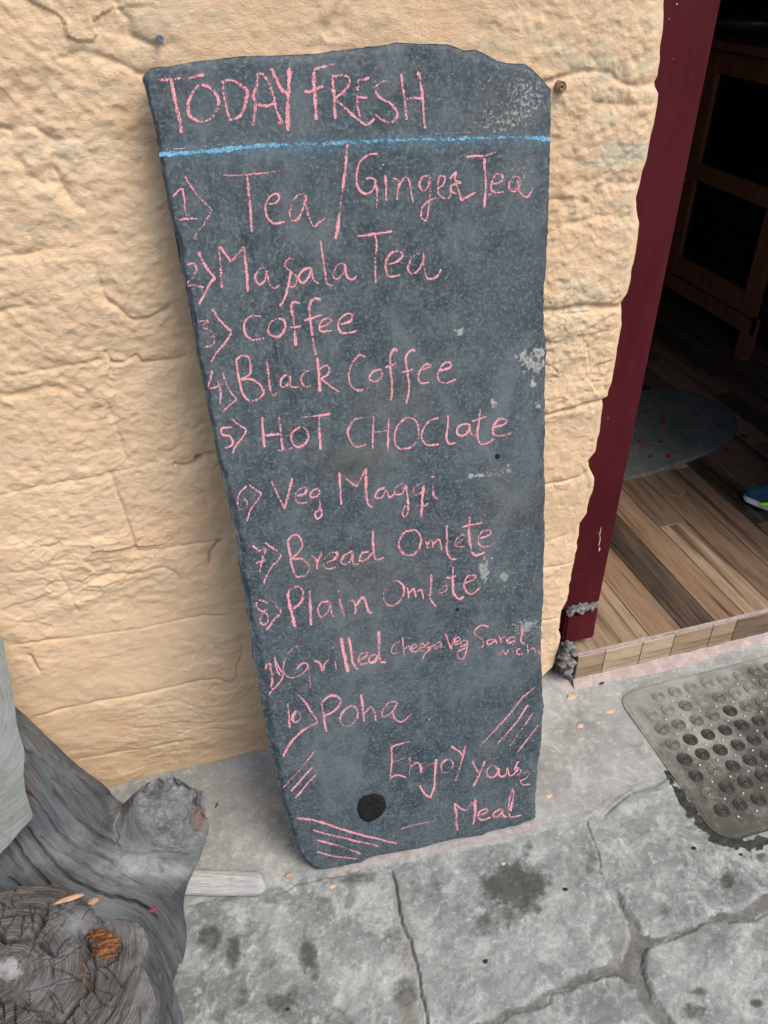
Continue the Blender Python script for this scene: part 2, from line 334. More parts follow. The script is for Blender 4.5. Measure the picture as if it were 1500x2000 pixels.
# (polyline, groove width m, depth m)
L_ = [
('157,1482 261,1466 336,1451 373,1445', .0035, .003), ('71,1397 201,1367 299,1348 392,1329', .003, .0032),
('392,1329 422,1324 451,1331 463,1320 463,1298 474,1272 466,1242', .0025, .005), ('22,1260 149,1242 239,1229 396,1201 440,1199', .003, .003),
('273,1073 367,1062 430,1055', .0026, .004), ('430,1057 422,1064 413,1077 410,1100', .003, .012), ('0,1118 43,1113 180,1093 233,1083', .004, .0025),
('-60,972 0,963 80,947 147,937 217,923 277,910 300,902', .003, .0035), ('340,907 360,910 383,903 389,891 400,883 425,883', .003, .008),
('383,903 393,937 403,967 403,997 433,1043', .0024, .003), ('213,800 233,853 247,900', .0035, .0045), ('217,927 230,967 247,1020 267,1073', .0035, .007),
('118,1120 135,1155 150,1190', .003, .003), ('384,1137 390,1170 396,1201', .003, .0025), ('183,1137 201,1124 239,1115 261,1117 299,1106 321,1104 343,1115 351,1130 351,1171', .003, .004),
('-60,785 0,775 67,763 133,755 160,760', .006, .004), ('23,735 100,722 207,703', .0025, .003), ('207,690 220,710 243,710 267,697', .003, .006), ('220,710 218,733', .003, .005),
('273,700 280,710 317,707 353,703 367,695', .003, .005), ('189,528 195,558 207,585 234,600 253,620 277,623 293,620 330,605', .0035, .0055),
('-60,510 0,501 60,495 114,483', .0035, .0035), ('102,294 102,330 120,366 138,396', .0045, .005), ('66,249 90,267 102,276 126,273 153,273', .0045, .006), ('-40,262 0,250 15,255', .005, .008),
('105,120 159,105 195,114 240,132 276,150 300,147', .0045, .0045), ('225,0 240,27 255,39 255,69 285,84 315,90', .0045, .0055), ('215,-40 225,0', .004, .004),
('33,318 60,345 78,360 100,360', .008, .006), ('0,610 30,600 60,595', .004, .004), ('60,1280 66,1290 75,1305', .0025, .007), ('190,800 213,790', .003, .003),
('620,95 640,60 660,20 680,-20', .006, .003), ('940,90 960,50 1040,40', .006, .003),
# door side
('1060,158 1100,150 1140,140 1194,143 1205,158 1222,166 1260,167 1292,163', .005, .006), ('1150,200 1200,203 1300,205', .005, .003),
('1060,392 1110,388 1150,398 1170,362 1200,356 1240,362 1262,350', .006, .004), ('1060,436 1110,436 1150,428 1190,420 1225,426', .006, .0035),
('1050,603 1080,604 1140,597 1190,600 1228,600', .007, .0075), ('1050,612 1100,611 1160,606', .003, .004), ('1050,810 1068,808 1110,799 1140,792 1170,786 1188,785', .0035, .007),
('1050,950 1068,947 1110,940 1134,933 1150,922 1163,912', .003, .006), ('1060,1062 1110,1045 1130,1030 1150,1015', .004, .003), ('1060,1110 1090,1106 1131,1096', .004, .003),
('1060,1212 1090,1206 1110,1196', .003, .005), ('1145,675 1150,700 1152,720', .003, .002), ('1188,730 1180,755', .003, .002),
]
joint = np.full(X.shape, 9.0); H = np.zeros(X.shape)
wx = fbm(X*11, Z*11, s=40, o=3)*.006; wz = fbm(X*13, Z*13, s=50, o=3)*.005
for s, wd, dp in L_:
    P = wp(s); d = seg_dist(X+wx*.35, Z+wz*.35, P, .06); mod = .55+.45*np.clip(.5+fbm(X*18, Z*18, s=61, o=2), 0, 1)
    sf_ = 1 if dp > .006 else .75
    H -= sf_*dp*mod*np.exp(-(d/(wd*.75))**2)*(1-.2*(X < .3)) + dp*.25*np.exp(-(d/(wd*2.4))**2); joint = np.minimum(joint, d)
# hidden vertical seams between stones, only slight
H += .006*fbm(X*2.3, Z*3.4, s=1, o=3) + .003*fbm(X*8, Z*11, s=5, o=4)
wn = fbm(X*4, Z*4, s=9, o=3)
def ledges(fx, fz, s, k):
    t = (fbm(X*fx+wn*1.1, Z*fz+wn*1.6, s=s, o=5, g=.55)+1)*k; f = t-np.floor(t); return np.floor(t)+sstep(.62, .98, f)+.25*f
amp = sstep(-.25, .45, fbm(X*3.1, Z*4.2, s=77, o=3))
def chips(sx_, sz_, seed, wp_=.5):
    x = X*sx_+wp_*fbm(X*sx_*.8, Z*sz_*.8, s=seed+7, o=3); z = Z*sz_+wp_*fbm(X*sx_*.8+9, Z*sz_*.8, s=seed+8, o=3)
    ix, iz = np.floor(x).astype(np.int64), np.floor(z).astype(np.int64); best = np.full(X.shape, 9.0); hh = np.zeros(X.shape)
    for a_ in (-1, 0, 1):
        for b_ in (-1, 0, 1):
            cx, cz_ = ix+a_, iz+b_; qx = cx+.1+.8*_h(cx, cz_, cx*0, seed); qz = cz_+.1+.8*_h(cx, cz_, cx*0+5, seed+1)
            dx, dz = x-qx, z-qz; d = dx*dx+dz*dz; m_ = d < best
            h_ = (_h(cx, cz_, cx*0+9, seed+2)-.5) + dx*(_h(cx, cz_, cx*0+11, seed+3)-.5)*1.2 + dz*(_h(cx, cz_, cx*0+13, seed+4)-.62)*1.6
            hh[m_] = h_[m_]; best[m_] = d[m_]
    return hh
H += .0016*(.2+.8*amp)*ledges(2.6, 8.5, 21, 3.0)*.6
low = 1-.45*sstep(.75, .35, Z)*sstep(.3, .1, X)
H += low*(.0031*(.08+.92*amp)*chips(7, 15, 700, .9) + .0016*(.05+.95*amp)*(.3+.7*sstep(-.4, .4, fbm(X*9, Z*9, s=790, o=2)))*chips(20, 40, 720, 1.3) + .0008*(.2+.8*amp)*chips(60, 95, 740, 1.0))
H += .0018*low*(.3+.7*amp)*np.abs(fbm(X*7, Z*15, s=760, o=5, g=.55))
flat = sstep(.35, -.25, fbm(X*2.6, Z*2.2, s=88, o=3))
rough = fbm(X*75, Z*95, s=15, o=3)
H += .0010*rough*(1-.6*flat)*(1+.6*sstep(.5, .9, Z)) + .0014*np.clip(fbm(X*30, Z*44, s=16, o=3), -.2, 1)*(.25+.75*amp)
# crumbly mortar near joints on the upper part and the door side
mr = np.exp(-(joint/.02)**2)*sstep(.55, .9, Z); H += .0022*mr*fbm(X*55, Z*60, s=25, o=4)
H -= H[(Z < 1.3) & (X > -.4)].mean(); H = np.clip(H, -.016, .016)
hole = wp('388,893'); H -= .02*np.exp(-(np.hypot(X-hole[0, 0], Z-hole[0, 1])/.004)**2)
dE = XE[:, None]-X; H = H*sstep(0, .02, dE) + .004*sstep(0, .03, dE) - .004
roundoff = .012*(1-np.sqrt(np.clip(1-(1-np.clip(dE/.014, 0, 1))**2, 0, 1)))
Y = -.012 - H + roundoff
P = np.stack([X, Y, Z], -1)
# fold the right edge back to the frame
last = P[:, -1:, :].copy(); e1 = last.copy(); e1[..., 1] = .006; e1[..., 0] -= .001; e2 = e1.copy(); e2[..., 1] = .05; e2[..., 0] -= .004
P = np.concatenate([P, e1, e2], 1); ZZ = P[..., 2]; XX = P[..., 0]
# labels
def curve(s):
    a = wp(s); return np.interp(XX, a[:, 0], a[:, 1])
Lc = ['-60,1530 157,1482 261,1466 373,1445 500,1430', '-60,1425 71,1397 201,1367 299,1348 392,1329 600,1290', '-60,1272 22,1260 149,1242 239,1229 396,1201 600,1180', '-60,1128 43,1113 180,1093 273,1073 367,1062 430,1055 600,1030',
      '-60,972 0,963 80,947 147,937 217,923 300,902 340,907 383,903 423,883 600,860', '-60,785 67,763 160,760 207,705 243,710 367,697 600,680', '-60,640 30,605 140,590 207,585 253,620 293,620 330,605 600,590', '-60,510 60,495 114,483 189,528 340,500 600,480',
      '-60,262 66,249 102,276 153,273 300,250 600,230', '-60,150 105,120 159,105 195,114 276,150 600,120', '-60,-60 600,-90']
Rc = ['600,1285 1060,1212 1110,1196 1200,1180', '600,1180 1060,1110 1131,1096 1200,1085', '600,1120 1060,1062 1110,1045 1150,1015 1200,1005', '600,1010 1060,948 1134,933 1163,912 1220,905', '600,860 1060,808 1110,799 1188,785 1240,780', '600,640 1050,603 1140,597 1228,600 1300,600', '600,450 1060,412 1150,398 1200,390 1262,380 1300,380', '600,200 1060,158 1140,140 1194,143 1222,166 1292,163 1340,163', '600,-80 1400,-80']
Lv = {1: ['250,1400 260,1470'], 3: ['118,1110 150,1240', '351,1060 360,1230'], 4: ['217,915 267,1073', '383,895 433,1050'], 5: ['205,780 250,910'], 7: ['185,500 200,600'], 8: ['100,270 150,400 180,510'], 9: ['20,140 60,250', '255,100 280,270'], 10: ['225,-60 240,27 255,60 280,120']}
mid = wp('600,700')[0, 0]; left = XX < .26
cl = sum((ZZ > curve(c)).astype(int) for c in Lc); cr = sum((ZZ > curve(c)).astype(int) for c in Rc)
sub = np.zeros(XX.shape, int)
for k, vs in Lv.items():
    for v in vs:
        a = wp(v); a = a[np.argsort(a[:, 1])]; sub += ((cl == k) & (XX > np.interp(ZZ, a[:, 1], a[:, 0]))).astype(int)
lab = np.where(left, cl*4+sub, 100+cr)
thin = np.zeros(XX.shape)
thin += 1.1*np.exp(-(((XX-.70)/.13)**2+((ZZ-1.22)/.14)**2)) + .7*np.exp(-(((XX-.66)/.1)**2+((ZZ-.9)/.2)**2)) + .35*sstep(.7, 1.3, ZZ)
thin += .9*np.exp(-(((XX+.12)/.1)**2+((ZZ-.18)/.05)**2)); thin = np.clip(thin, 0, 1)
wall = empty('stone_wall', (0, 0, 0), label='rough stone wall painted cream ochre, behind the leaning slate menu board', category='wall')
names = {int(k): ('stone', wall, {}) for k in np.unique(lab)}
split(P, lab, names, WALL, {'thin': thin}, flip=False)
# masonry core behind the face, with the doorway left open (door opening x 0.83 .. 1.78)
XD = 1.56
cm = mortar_mat('wall_core', (.45, .33, .2), (.55, .4, .25))
for lo, hi in (((-2.6, .03, -.2), (.74, .16, 2.6)), ((XD+.1, .0, -.2), (4.2, .16, 2.6)), ((.74, .03, 2.08), (XD+.1, .16, 2.6))):
    box('masonry_core', lo, hi, WALL, wall, 0)
# anchors in the wall
def anchor(px, py, r, m, lab_):
    p = on_y(px, py, -.018); bm = bmesh.new(); prof = [(.35, -.004), (.5, -.0045), (.55, -.001), (.8, -.0005), (1, -.003), (1.05, 0), (1.0, .012)]
    rings = [[bm.verts.new((math.cos(a)*k*r, yy, math.sin(a)*k*r)) for a in np.linspace(0, 2*math.pi, 20, endpoint=False)] for k, yy in prof]
    c = bm.verts.new((0, .004, 0))
    for q in range(20):
        bm.faces.new((rings[0][q], rings[0][(q+1) % 20], c))
        for a, b in zip(rings[:-1], rings[1:]): bm.faces.new((a[q], b[q], b[(q+1) % 20], a[(q+1) % 20]))
    me = bpy.data.meshes.new('wall_plug'); bm.to_mesh(me); bm.free(); me.materials.append(m); me.polygons.foreach_set('use_smooth', [True]*len(me.polygons))
    o = link('wall_plug', me, None, label=lab_, category='wall plug'); o.location = p
anchor(1095, 170, .0075, simple('plug_brown', (.22, .15, .09), .6), 'small round brown plug in the wall beside the slate board\'s top right corner')
anchor(313, 75, .0036, simple('plug_blue', (.20, .23, .34), .5), 'tiny bluish screw plug in the wall above the slate board\'s top left corner')

# ================================================================== THE GROUND
GX = np.arange(-.62, 1.42, .0022); GY = np.arange(-.80, .04, .0022)
gx, gy = np.meshgrid(GX, GY)
gwx = fbm(gx*20, gy*20, s=140, o=6, g=.6)*.0075; gwy = fbm(gx*20, gy*20, s=150, o=6, g=.6)*.0075
def gp(s):
    a = pts(s); return on_z(a[:, 0], a[:, 1])[:, :2]
crk = '764,1700 776,1748 784,1804 804,1840 816,1892 824,1940 838,2000'
stones = {
 'A': '-900,2050 -300,1960 330,1790 380,1765 508,1742 588,1724 690,1700 760,1692 770,1748 779,1804 798,1840 811,1892 819,1940 833,2000 845,2060 850,2400 -900,2400',
 'B': '768,1692 860,1672 940,1655 1050,1636 1140,1604 1146,1632 1156,1662 1172,1698 1184,1730 1205,1752 1212,1782 1222,1804 1226,1835 1215,1868 1180,1878 1148,1888 1112,1900 1105,1916 1072,1930 1016,1958 960,1982 900,1996 846,2012 842,2000 829,1940 821,1892 809,1840 789,1804 781,1748',
 'C': '1144,1603 1172,1594 1204,1561 1240,1545 1314,1521 1400,1500 1700,1420 1800,1660 1560,1722 1500,1742 1460,1762 1412,1776 1384,1797 1352,1803 1280,1824 1252,1820 1240,1798 1226,1775 1214,1748 1190,1726 1178,1694 1162,1658 1152,1630',
 'D': '1262,1860 1284,1844 1324,1828 1380,1806 1436,1803 1468,1799 1500,1786 1560,1770 1900,1700 2300,2400 1480,2400 1322,2040 1300,1980 1284,1950 1269,1916 1263,1884',
 'E': '858,2032 964,1998 1076,1962 1081,1945 1140,1921 1180,1913 1212,1911 1240,1926 1249,1952 1272,2000 1302,2080 1420,2400 870,2400',
}
gh = np.full(gx.shape, -.0055); gl = np.zeros(gx.shape, int); jt = np.full(gx.shape, 1.0)
gh += .0022*fbm(gx*22, gy*22, s=160, o=4)
sd_all = []
for i, (k, s) in enumerate(stones.items()):
    Pp = gp(s); ins = inside(gx+gwx, gy+gwy, Pp); d = seg_dist(gx+gwx, gy+gwy, np.vstack([Pp, Pp[:1]]), .08); d = np.where(ins, 1, -1)*np.minimum(d, .08)+.0035; ins = d > 0; d = np.abs(d)
    m = ins; lift = .0005+.001*i
    top = lift*.4 + .0010*fbm(gx*90, gy*90, s=230+i, o=3) + .0018*fbm(gx*5+i*3, gy*5, s=170+i, o=3) + .0009*fbm(gx*28, gy*28, s=180+i, o=4)
    gh[m] = (top - .0055*(1-sstep(0, .009, d))**1.5)[m]; gl[m] = i+1; jt[m] = (.5*(1-sstep(0, .006, d)))[m]
    jt[~m] = np.minimum(jt, .5+.5*sstep(0, .006, d))[~m]
# cement apron along the wall, nearly flush
ap = gp('-900,2040 -300,1950 330,1782 380,1759 508,1736 588,1719 690,1695 764,1688 860,1668 940,1651 1050,1632 1142,1599 1172,1590 1204,1557 1240,1541 1314,1517 1400,1496 1700,1416 2200,1200 2200,900 -900,1200')
ins = inside(gx+gwx*.6, gy+gwy*.6, ap); d = seg_dist(gx+gwx*.6, gy+gwy*.6, ap[:22], .05); d = np.minimum(d, .05)
top = .0012 + .0020*fbm(gx*4, gy*4, s=191, o=3) + .0006*fbm(gx*30, gy*30, s=192, o=3) + .008*sstep(-.05, .0, gy)
gh[ins] = (top-.0008*(1-sstep(0, .005, d)))[ins]; gl[ins] = 9; jt[ins] = 0
# where slabs and screed meet without an open joint the gap is filled flush
for s, wd_, lb_ in (('-300,1955 330,1786 508,1740 588,1722 690,1698 760,1690 860,1670 940,1653 1050,1634 1142,1601 1172,1592 1204,1559 1240,1543 1314,1519 1400,1498 1700,1418', .016, 9), ('764,1690 776,1748 784,1804 804,1840 816,1892 824,1940 838,2000 848,2060', .010, 1), ('1144,1600 1150,1632 1160,1662 1178,1697 1190,1728 1200,1745', .009, 2)):
    q = sstep(wd_, wd_*.45, seg_dist(gx+gwx*.6, gy+gwy*.6, gp(s), .03)); gh = gh*(1-q)+(.0009+.0010*fbm(gx*30, gy*30, s=222, o=4))*q; jt *= (1-q); gl[(gl == 0) & (q > .3)] = lb_
# cracks
for s, wd, dp in ((crk, .0016, .012), ('560,1655 578,1652 590,1645', .0018, .004), ('1144,1604 1152,1634 1164,1664 1176,1696', .002, .005), ('540,1740 640,1712 700,1700', .0016, .003), ('1180,1590 1240,1546 1330,1516', .0018, .003)):
    d = seg_dist(gx+gwx*.7, gy+gwy*.7, gp(s), .03); gh -= dp*np.exp(-(d/wd)**2)
def blob(spec, soft=1.0):
    """spec: px,py,rx,ry[,strength]; soft dirt spots measured in the photo"""
    out = np.zeros(gx.shape)
    px_, py_ = pix(np.stack([gx, gy, 0*gx], -1))
    n = fbm(gx*22, gy*22, s=201, o=5, g=.65)*.6
    for q in spec.split():
        v = [float(t) for t in q.split(',')]; r = np.hypot((px_-v[0])/v[2], (py_-v[1])/v[3])
        out = np.maximum(out, (v[4] if len(v) > 4 else 1)*sstep(1.45, .25, r+n*.9))
    return np.clip(out, 0, 1)
stain = blob('1012,1725,88,70 1060,1690,50,30,.6 985,1790,50,50,.75 700,1715,45,16,.7 820,1735,60,25,.5 410,1835,25,35,.8 455,1855,18,42,.9 525,1880,22,20,.7 602,1855,20,52,.95 612,1900,12,30,.7 560,1960,60,40,.85 480,1950,25,30,.7 425,1985,20,20,.7 650,1990,40,30,.6 770,1830,20,60,.6 790,1950,25,45,.7 1150,1690,25,40,.6 1300,1780,30,22,.6 1420,1720,14,14,.8 1360,1935,22,12,.9 1350,1975,30,20,.8 1480,1960,16,10,.9 1490,1830,20,50,.5 640,1760,60,30,.4 930,1850,60,30,.3 1240,1870,20,30,.4 1490,1675,20,10,.7')
ochre = blob('780,1760,18,60,.9 800,1850,16,60,.7 1230,1840,30,40,.8 1330,1830,50,12,.8 1110,1690,20,30,.6 1185,1400,60,40,.25 800,1980,18,40,.8') 
thr = gp('1100,1345 1135,1338 1300,1296 1520,1240'); dpk = seg_dist(gx, gy, thr, .3)
pink = .6*sstep(.022, .002, dpk) + .5*sstep(.013, .0, seg_dist(gx, gy+.003, gp('640,1708 729,1680 780,1671 855,1655 945,1638 1005,1621 1048,1606'), .05))
# wet rim under the mat's near edge
matw = gp('1225,1372 1260,1440 1300,1505 1335,1560 1360,1600 1395,1636 1440,1652 1520,1640')
dm = seg_dist(gx, gy, matw, .2); wetm = sstep(.02, .008, dm + .010*fbm(gx*60, gy*60, s=210, o=3)+.005+ .018*sstep(-.33, -.25, gy)) * sstep(.80, .87, gx)
wetm = np.maximum(wetm, (inside(gx, gy, np.array([[.885, -.09], [1.62, -.09], [1.62, -.47], [.885, -.47]]))*1.0)*(.15+.5*sstep(-.1, -.33, gy)+.25*fbm(gx*14, gy*14, s=212, o=3)))
wetm = np.clip(wetm, 0, 1)
G = np.stack([gx, gy, gh], -1)
ground = empty('pavement', (0, 0, 0), kind='structure')
at = {'joint': jt, 'stain': stain, 'ochre': ochre, 'pink': np.clip(pink, 0, 1), 'wet': wetm}
split(G, gl, {i+1: ('flagstone', ground, {}) for i in range(5)}, FLAG, at)
split(G, gl, {0: ('mortar_joint', ground, {'kind': 'stuff'})}, FLAG, at)
split(G, gl, {9: ('cement_apron', ground, {})}, APRON, at)
# the pavement goes on outside the picture: a mortar sheet and more flagstones
link('mortar_bed', mesh('mortar_bed', [(-40, -40, -.03), (40, -40, -.03), (40, 6, -.03), (-40, 6, -.03)], [(0, 1, 2, 3)], MORT, False), ground)
rs = random.Random(3)
for iy in range(6):
    for ix in range(-6, 8):
        x0 = ix*.52+rs.uniform(-.05, .05)+(iy % 2)*.25; y0 = -.79-iy*.46
        if iy == 0 and -.8 < x0 < 1.3: pass
        P2 = [(x0+.012, y0-.44), (x0+.5, y0-.43+rs.uniform(-.02, .02)), (x0+.49, y0-.012), (x0+.02, y0-.012)]
        box('flagstone', (x0+.012, y0-.445, -.03), (x0+.50, y0-.012, rs.uniform(-.002, .003)), FLAG, ground, .006, 2)
for x0 in (-1.2, -1.75, -2.3, 1.44, 1.98, 2.5):
    box('flagstone', (x0+.01, -.79, -.03), (x0+.52, -.40, .001), FLAG, ground, .006, 2)
    box('cement_apron', (x0-.001, -.39, -.03), (x0+.545, .02, .002), APRON, ground, .004, 2)

# ================================================================== THE SLATE
sBL, sBR = on_z(610, 1703, .004), on_z(1048, 1603, .004); sT = on_y(283, 140, -.05)
su = (sBR-sBL)/np.linalg.norm(sBR-sBL); sn = np.cross(su, sT-sBL); sn /= np.linalg.norm(sn); sv = np.cross(sn, su)
if sn[1] > 0: sn = -sn; sv = -sv
if sv[2] < 0: sv = -sv
def on_slate(x, y): return on_plane(x, y, sBL, sn)
def s_uv(P): q = P-sBL; return np.stack([q@su, q@sv], -1)
ol = pts('616,1704 597,1687 579,1660 570,1633 561,1600 552,1570 546,1543 538,1507 534,1480 525,1459 520,1420 513,1384 510,1354 507,1330 496,1294 493,1252 486,1216 480,1174 473,1128 468,1092 464,1050 455,1020 449,987 437,945 429,906 422,870 413,822 404,780 395,735 386,696 380,654 375,618 365,570 355,528 349,480 337,435 329,399 322,360 313,318 308,276 302,240 295,216 286,186 280,162 279,150 286,139 301,132')
ot = pts('301,132 325,130 370,121 430,114 475,109 520,108 610,105 655,99 710,92 755,87 779,82 830,85 875,85 890,90 911,99 932,96 950,105 974,118 995,123 1028,124 1043,135 1061,153 1080,175')
orr = pts('1048,1600 1048,1555 1051,1528 1053,1495 1059,1459 1062,1405 1065,1384 1062,1360 1059,1270 1060,1225 1064,1165 1064,1110 1067,1050 1065,1005 1068,960 1065,900 1068,840 1067,780 1068,735 1070,690 1068,660 1065,645 1065,570 1068,540 1071,492 1074,450 1076,378 1077,321 1079,282 1080,210 1080,175')
ob = pts('616,1704 645,1702 675,1696 705,1690 729,1677 780,1668 819,1660 855,1651 900,1641 945,1635 969,1624 1005,1618 1035,1606 1048,1600')
def s2(a): return s_uv(on_slate(a[:, 0], a[:, 1]))
def resamp(P, t):
    s = np.r_[0, np.cumsum(np.hypot(*np.diff(P, axis=0).T))]; s /= s[-1]; return np.stack([np.interp(t, s, P[:, 0]), np.interp(t, s, P[:, 1])], -1)
NU, NV = 200, 430
tu = np.linspace(0, 1, NU); tu = tu - .11*np.sin(2*math.pi*tu)/ (2*math.pi)*5.2*.9; tv = np.linspace(0, 1, NV)
Lq, Rq, Tq, Bq = resamp(s2(ol), tv), resamp(s2(orr), tv), resamp(s2(ot), tu), resamp(s2(ob), tu)
jl = .0009*vn(tv*260, 3.0, s=5)+.0006*vn(tv*90, 1.0, s=6); Lq[:, 0] += jl; Rq[:, 0] += .0008*vn(tv*230, 7.0, s=8)
U_, V_ = tu[None, :, None], tv[:, None, None]
S = (1-U_)*Lq[:, None]+U_*Rq[:, None]+(1-V_)*Bq[None]+V_*Tq[None]-((1-U_)*(1-V_)*Bq[0]+U_*(1-V_)*Bq[-1]+(1-U_)*V_*Tq[0]+U_*V_*Tq[-1])
a, b = S[..., 0], S[..., 1]
outl = np.vstack([Lq, Tq, Rq[::-1], Bq[::-1]])
def s_relief(a, b):
    return .0010*fbm(a*6, b*4, s=301, o=3)+.00025*fbm(a*40, b*40, s=302, o=3)
dl = a-Lq[:, 0][:, None]; dr = Rq[:, 0][:, None]-a; dt = np.abs(Tq[:, 1][None]-b); db = np.abs(b-Bq[:, 1][None])
bwpx = np.interp(b, s2(np.array([(600, y) for y in (1700, 1650, 1550, 1450, 1350, 1300, 1230, 1170, 1100, 950, 870, 600, 150)]))[:, 1], [14, 14, 12, 15, 22, 24, 19, 9, 12, 17, 5, 8, 5])
bw = bwpx*.00074*(1+.35*fbm(b*22, 0*b, s=310, o=3)+.15*vn(b*80, a*20, s=311))
edge = lambda d, w_: (1-sstep(0, 1, d/w_))
drop = .0065*edge(dl, bw)**.8 + .0022*fbm(a*70, b*30, s=320, o=3)*edge(dl, bw*1.1)
dp2 = np.minimum(np.minimum(dr, dt), db); drop = np.maximum(drop, .006*edge(dp2, .004+.003*(1+vn(b*60+a*60, 2.0, s=330))))
steps = sstep(.9, 1.1, fbm(a*9, b*5, s=340, o=3)+1.0*sstep(.07, .0, dt)*sstep(.3, .42, a))
hgt = s_relief(a, b) - drop
# crusty lumps of old cement on the face
px_, py_ = pix(sBL + a[..., None]*su + b[..., None]*sv)
lumpm = np.zeros(a.shape)
cr_n = fbm(a*95, b*95, s=350, o=5, g=.7)
for cx, cy, rx, ry, hh in ((1042, 705, 26, 22, .006), (1055, 688, 14, 14, .006), (945, 1108, 13, 22, .0035), (935, 1125, 8, 6, .002), (1040, 750, 7, 7, .003), (1052, 795, 8, 10, .003), (898, 650, 9, 8, .002), (986, 1125, 7, 7, .002), (1032, 1222, 14, 9, .0022), (918, 930, 8, 6, .0015), (945, 928, 14, 5, .0012), (993, 920, 7, 9, .0015), (963, 790, 5, 12, .0014), (1020, 1300, 5, 4, .001)):
    r = np.hypot((px_-cx)/rx, (py_-cy)/ry)+.95*cr_n; q = sstep(1.05, .55, r); hgt = hgt + hh*q*(.5+.9*cr_n); lumpm = np.maximum(lumpm, q)
front = sBL + a[..., None]*su + b[..., None]*sv + hgt[..., None]*sn
TH = .024
back_rim = sBL + ((outl[:, 0])*1.0)[:, None]*su + outl[:, 1][:, None]*sv
nF = NU*NV; V = front.reshape(-1, 3)
per = np.concatenate([np.arange(NV)*NU, (NV-1)*NU+np.arange(NU), (np.arange(NV)*NU+NU-1)[::-1], np.arange(NU)[::-1]])
keep = np.r_[True, per[1:] != per[:-1]]; per = per[keep]; per = per[:-1] if per[-1] == per[0] else per
rings = [V[per]]; cen = V[per].mean(0)
for kk, dep in enumerate((.4, .7, 1.0)):
    q = V[per].copy(); base = (q-sBL)@sn; q = q + (-(TH*dep) - base*1.0)[:, None]*sn
    nn = .0012*vn(np.arange(len(per))*.35, kk*3.0, s=360+kk); dr_ = q-cen; dr_ /= np.linalg.norm(dr_, axis=1, keepdims=True); q += dr_*nn[:, None]; rings.append(q)
nP = len(per); Vall = np.vstack([V]+rings[1:]+[(sBL+.26*su+.6*sv-TH*sn)[None]])
Fq = grid_faces(NV, NU); fl = [Fq]
idx = [per]+[nF+k*nP+np.arange(nP) for k in range(3)]
for A_, B_ in zip(idx[:-1], idx[1:]): fl.append(np.stack([A_, B_, np.roll(B_, -1), np.roll(A_, -1)], -1))
ci = len(Vall)-1; fl.append(np.stack([idx[-1], np.full(nP, ci), np.full(nP, ci), np.roll(idx[-1], -1)], -1)) if False else None
nsp = fbm(a*14, b*14, s=370, o=4)*.8
spk = (.95*np.exp(-(((px_-1000)/75)**2+((py_-170)/55)**2))+.9*np.exp(-(((px_-950)/75)**2+((py_-235)/30)**2))+.5*np.exp(-(((px_-880)/30)**2+((py_-120)/40)**2)))*np.clip(.75+nsp, 0, 1.3) + .55*np.exp(-(((px_-1000)/60)**2+((py_-340)/40)**2)) + .6*np.exp(-(((px_-960)/60)**2+((py_-925)/16)**2)) + .25*sstep(900, 1060, px_) + .5*np.exp(-(((px_-960)/90)**2+((py_-1130)/40)**2)) + .4*np.exp(-(((px_-800)/30)**2+((py_-1395)/14)**2)) + .8*np.exp(-(((px_-1020)/40)**2+((py_-1225)/22)**2))
brn = np.exp(-(((px_-700)/75)**2+((py_-900)/36)**2))*1.0 + .75*np.exp(-(((px_-780)/70)**2+((py_-785)/40)**2)) + .5*np.exp(-(((px_-1000)/60)**2+((py_-985)/40)**2)) + .45*np.exp(-(((px_-700)/120)**2+((py_-1120)/60)**2))+.3*np.exp(-(((px_-960)/60)**2+((py_-230)/40)**2))
brn *= .75
drk = .9*np.exp(-(((px_-690)/45)**2+((py_-915)/20)**2)) + .8*np.exp(-(((px_-1000)/50)**2+((py_-170)/30)**2)) + .9*sstep(1030, 1070, px_)*sstep(380, 420, py_)*sstep(720, 600, py_)*.7 + .5*sstep(1040, 1068, px_)*sstep(800, 900, py_)
bdu = .55*np.exp(-((py_-(305-.04*(px_-310)))/14)**2)*sstep(1080, 300, px_)*.8+ .0*px_
bdu = .45*np.exp(-((py_-np.interp(px_, [310, 500, 700, 900, 1080], [300, 291, 281, 274, 273]))/13)**2)*np.interp(px_, [310, 500, 900, 1000, 1080], [.6, .8, .7, .3, 1.0])
zp = lambda q: np.r_[np.clip(q, 0, 1).ravel(), np.zeros(len(Vall)-nF)]
slate = empty('slate_menu_board', sBL.tolist(), label='tall dark slate slab leaning on the ochre wall with a pink chalk menu', category='menu board')
off = np.array(sBL)
allF = np.vstack([f for f in fl if f is not None])
# rotate into the slab's own frame so that object coordinates lie in its face: x across, z up the face, y into it
Rm = np.stack([su, -sn, sv], 0)
def loc(P): return (np.asarray(P)-off)@Rm.T
from mathutils import Matrix
slate.matrix_world = Matrix(((*Rm.T[0], off[0]), (*Rm.T[1], off[1]), (*Rm.T[2], off[2]), (0, 0, 0, 1)))
bs = mesh('slab', loc(Vall), allF, SLATE, True, {'speck': zp(spk), 'brown': zp(brn), 'dark': zp(drk), 'bluedust': zp(bdu), 'crust': zp(lumpm)})
link('slab', bs, slate)
bk = loc(rings[-1]); bmb = bmesh.new(); vs = [bmb.verts.new(v) for v in bk[::4]]; bmb.faces.new(vs); bmesh.ops.triangulate(bmb, faces=bmb.faces[:])
me = bpy.data.meshes.new('slab_back'); bmb.to_mesh(me); bmb.free(); me.materials.append(SLATE); link('slab_back', me, slate)

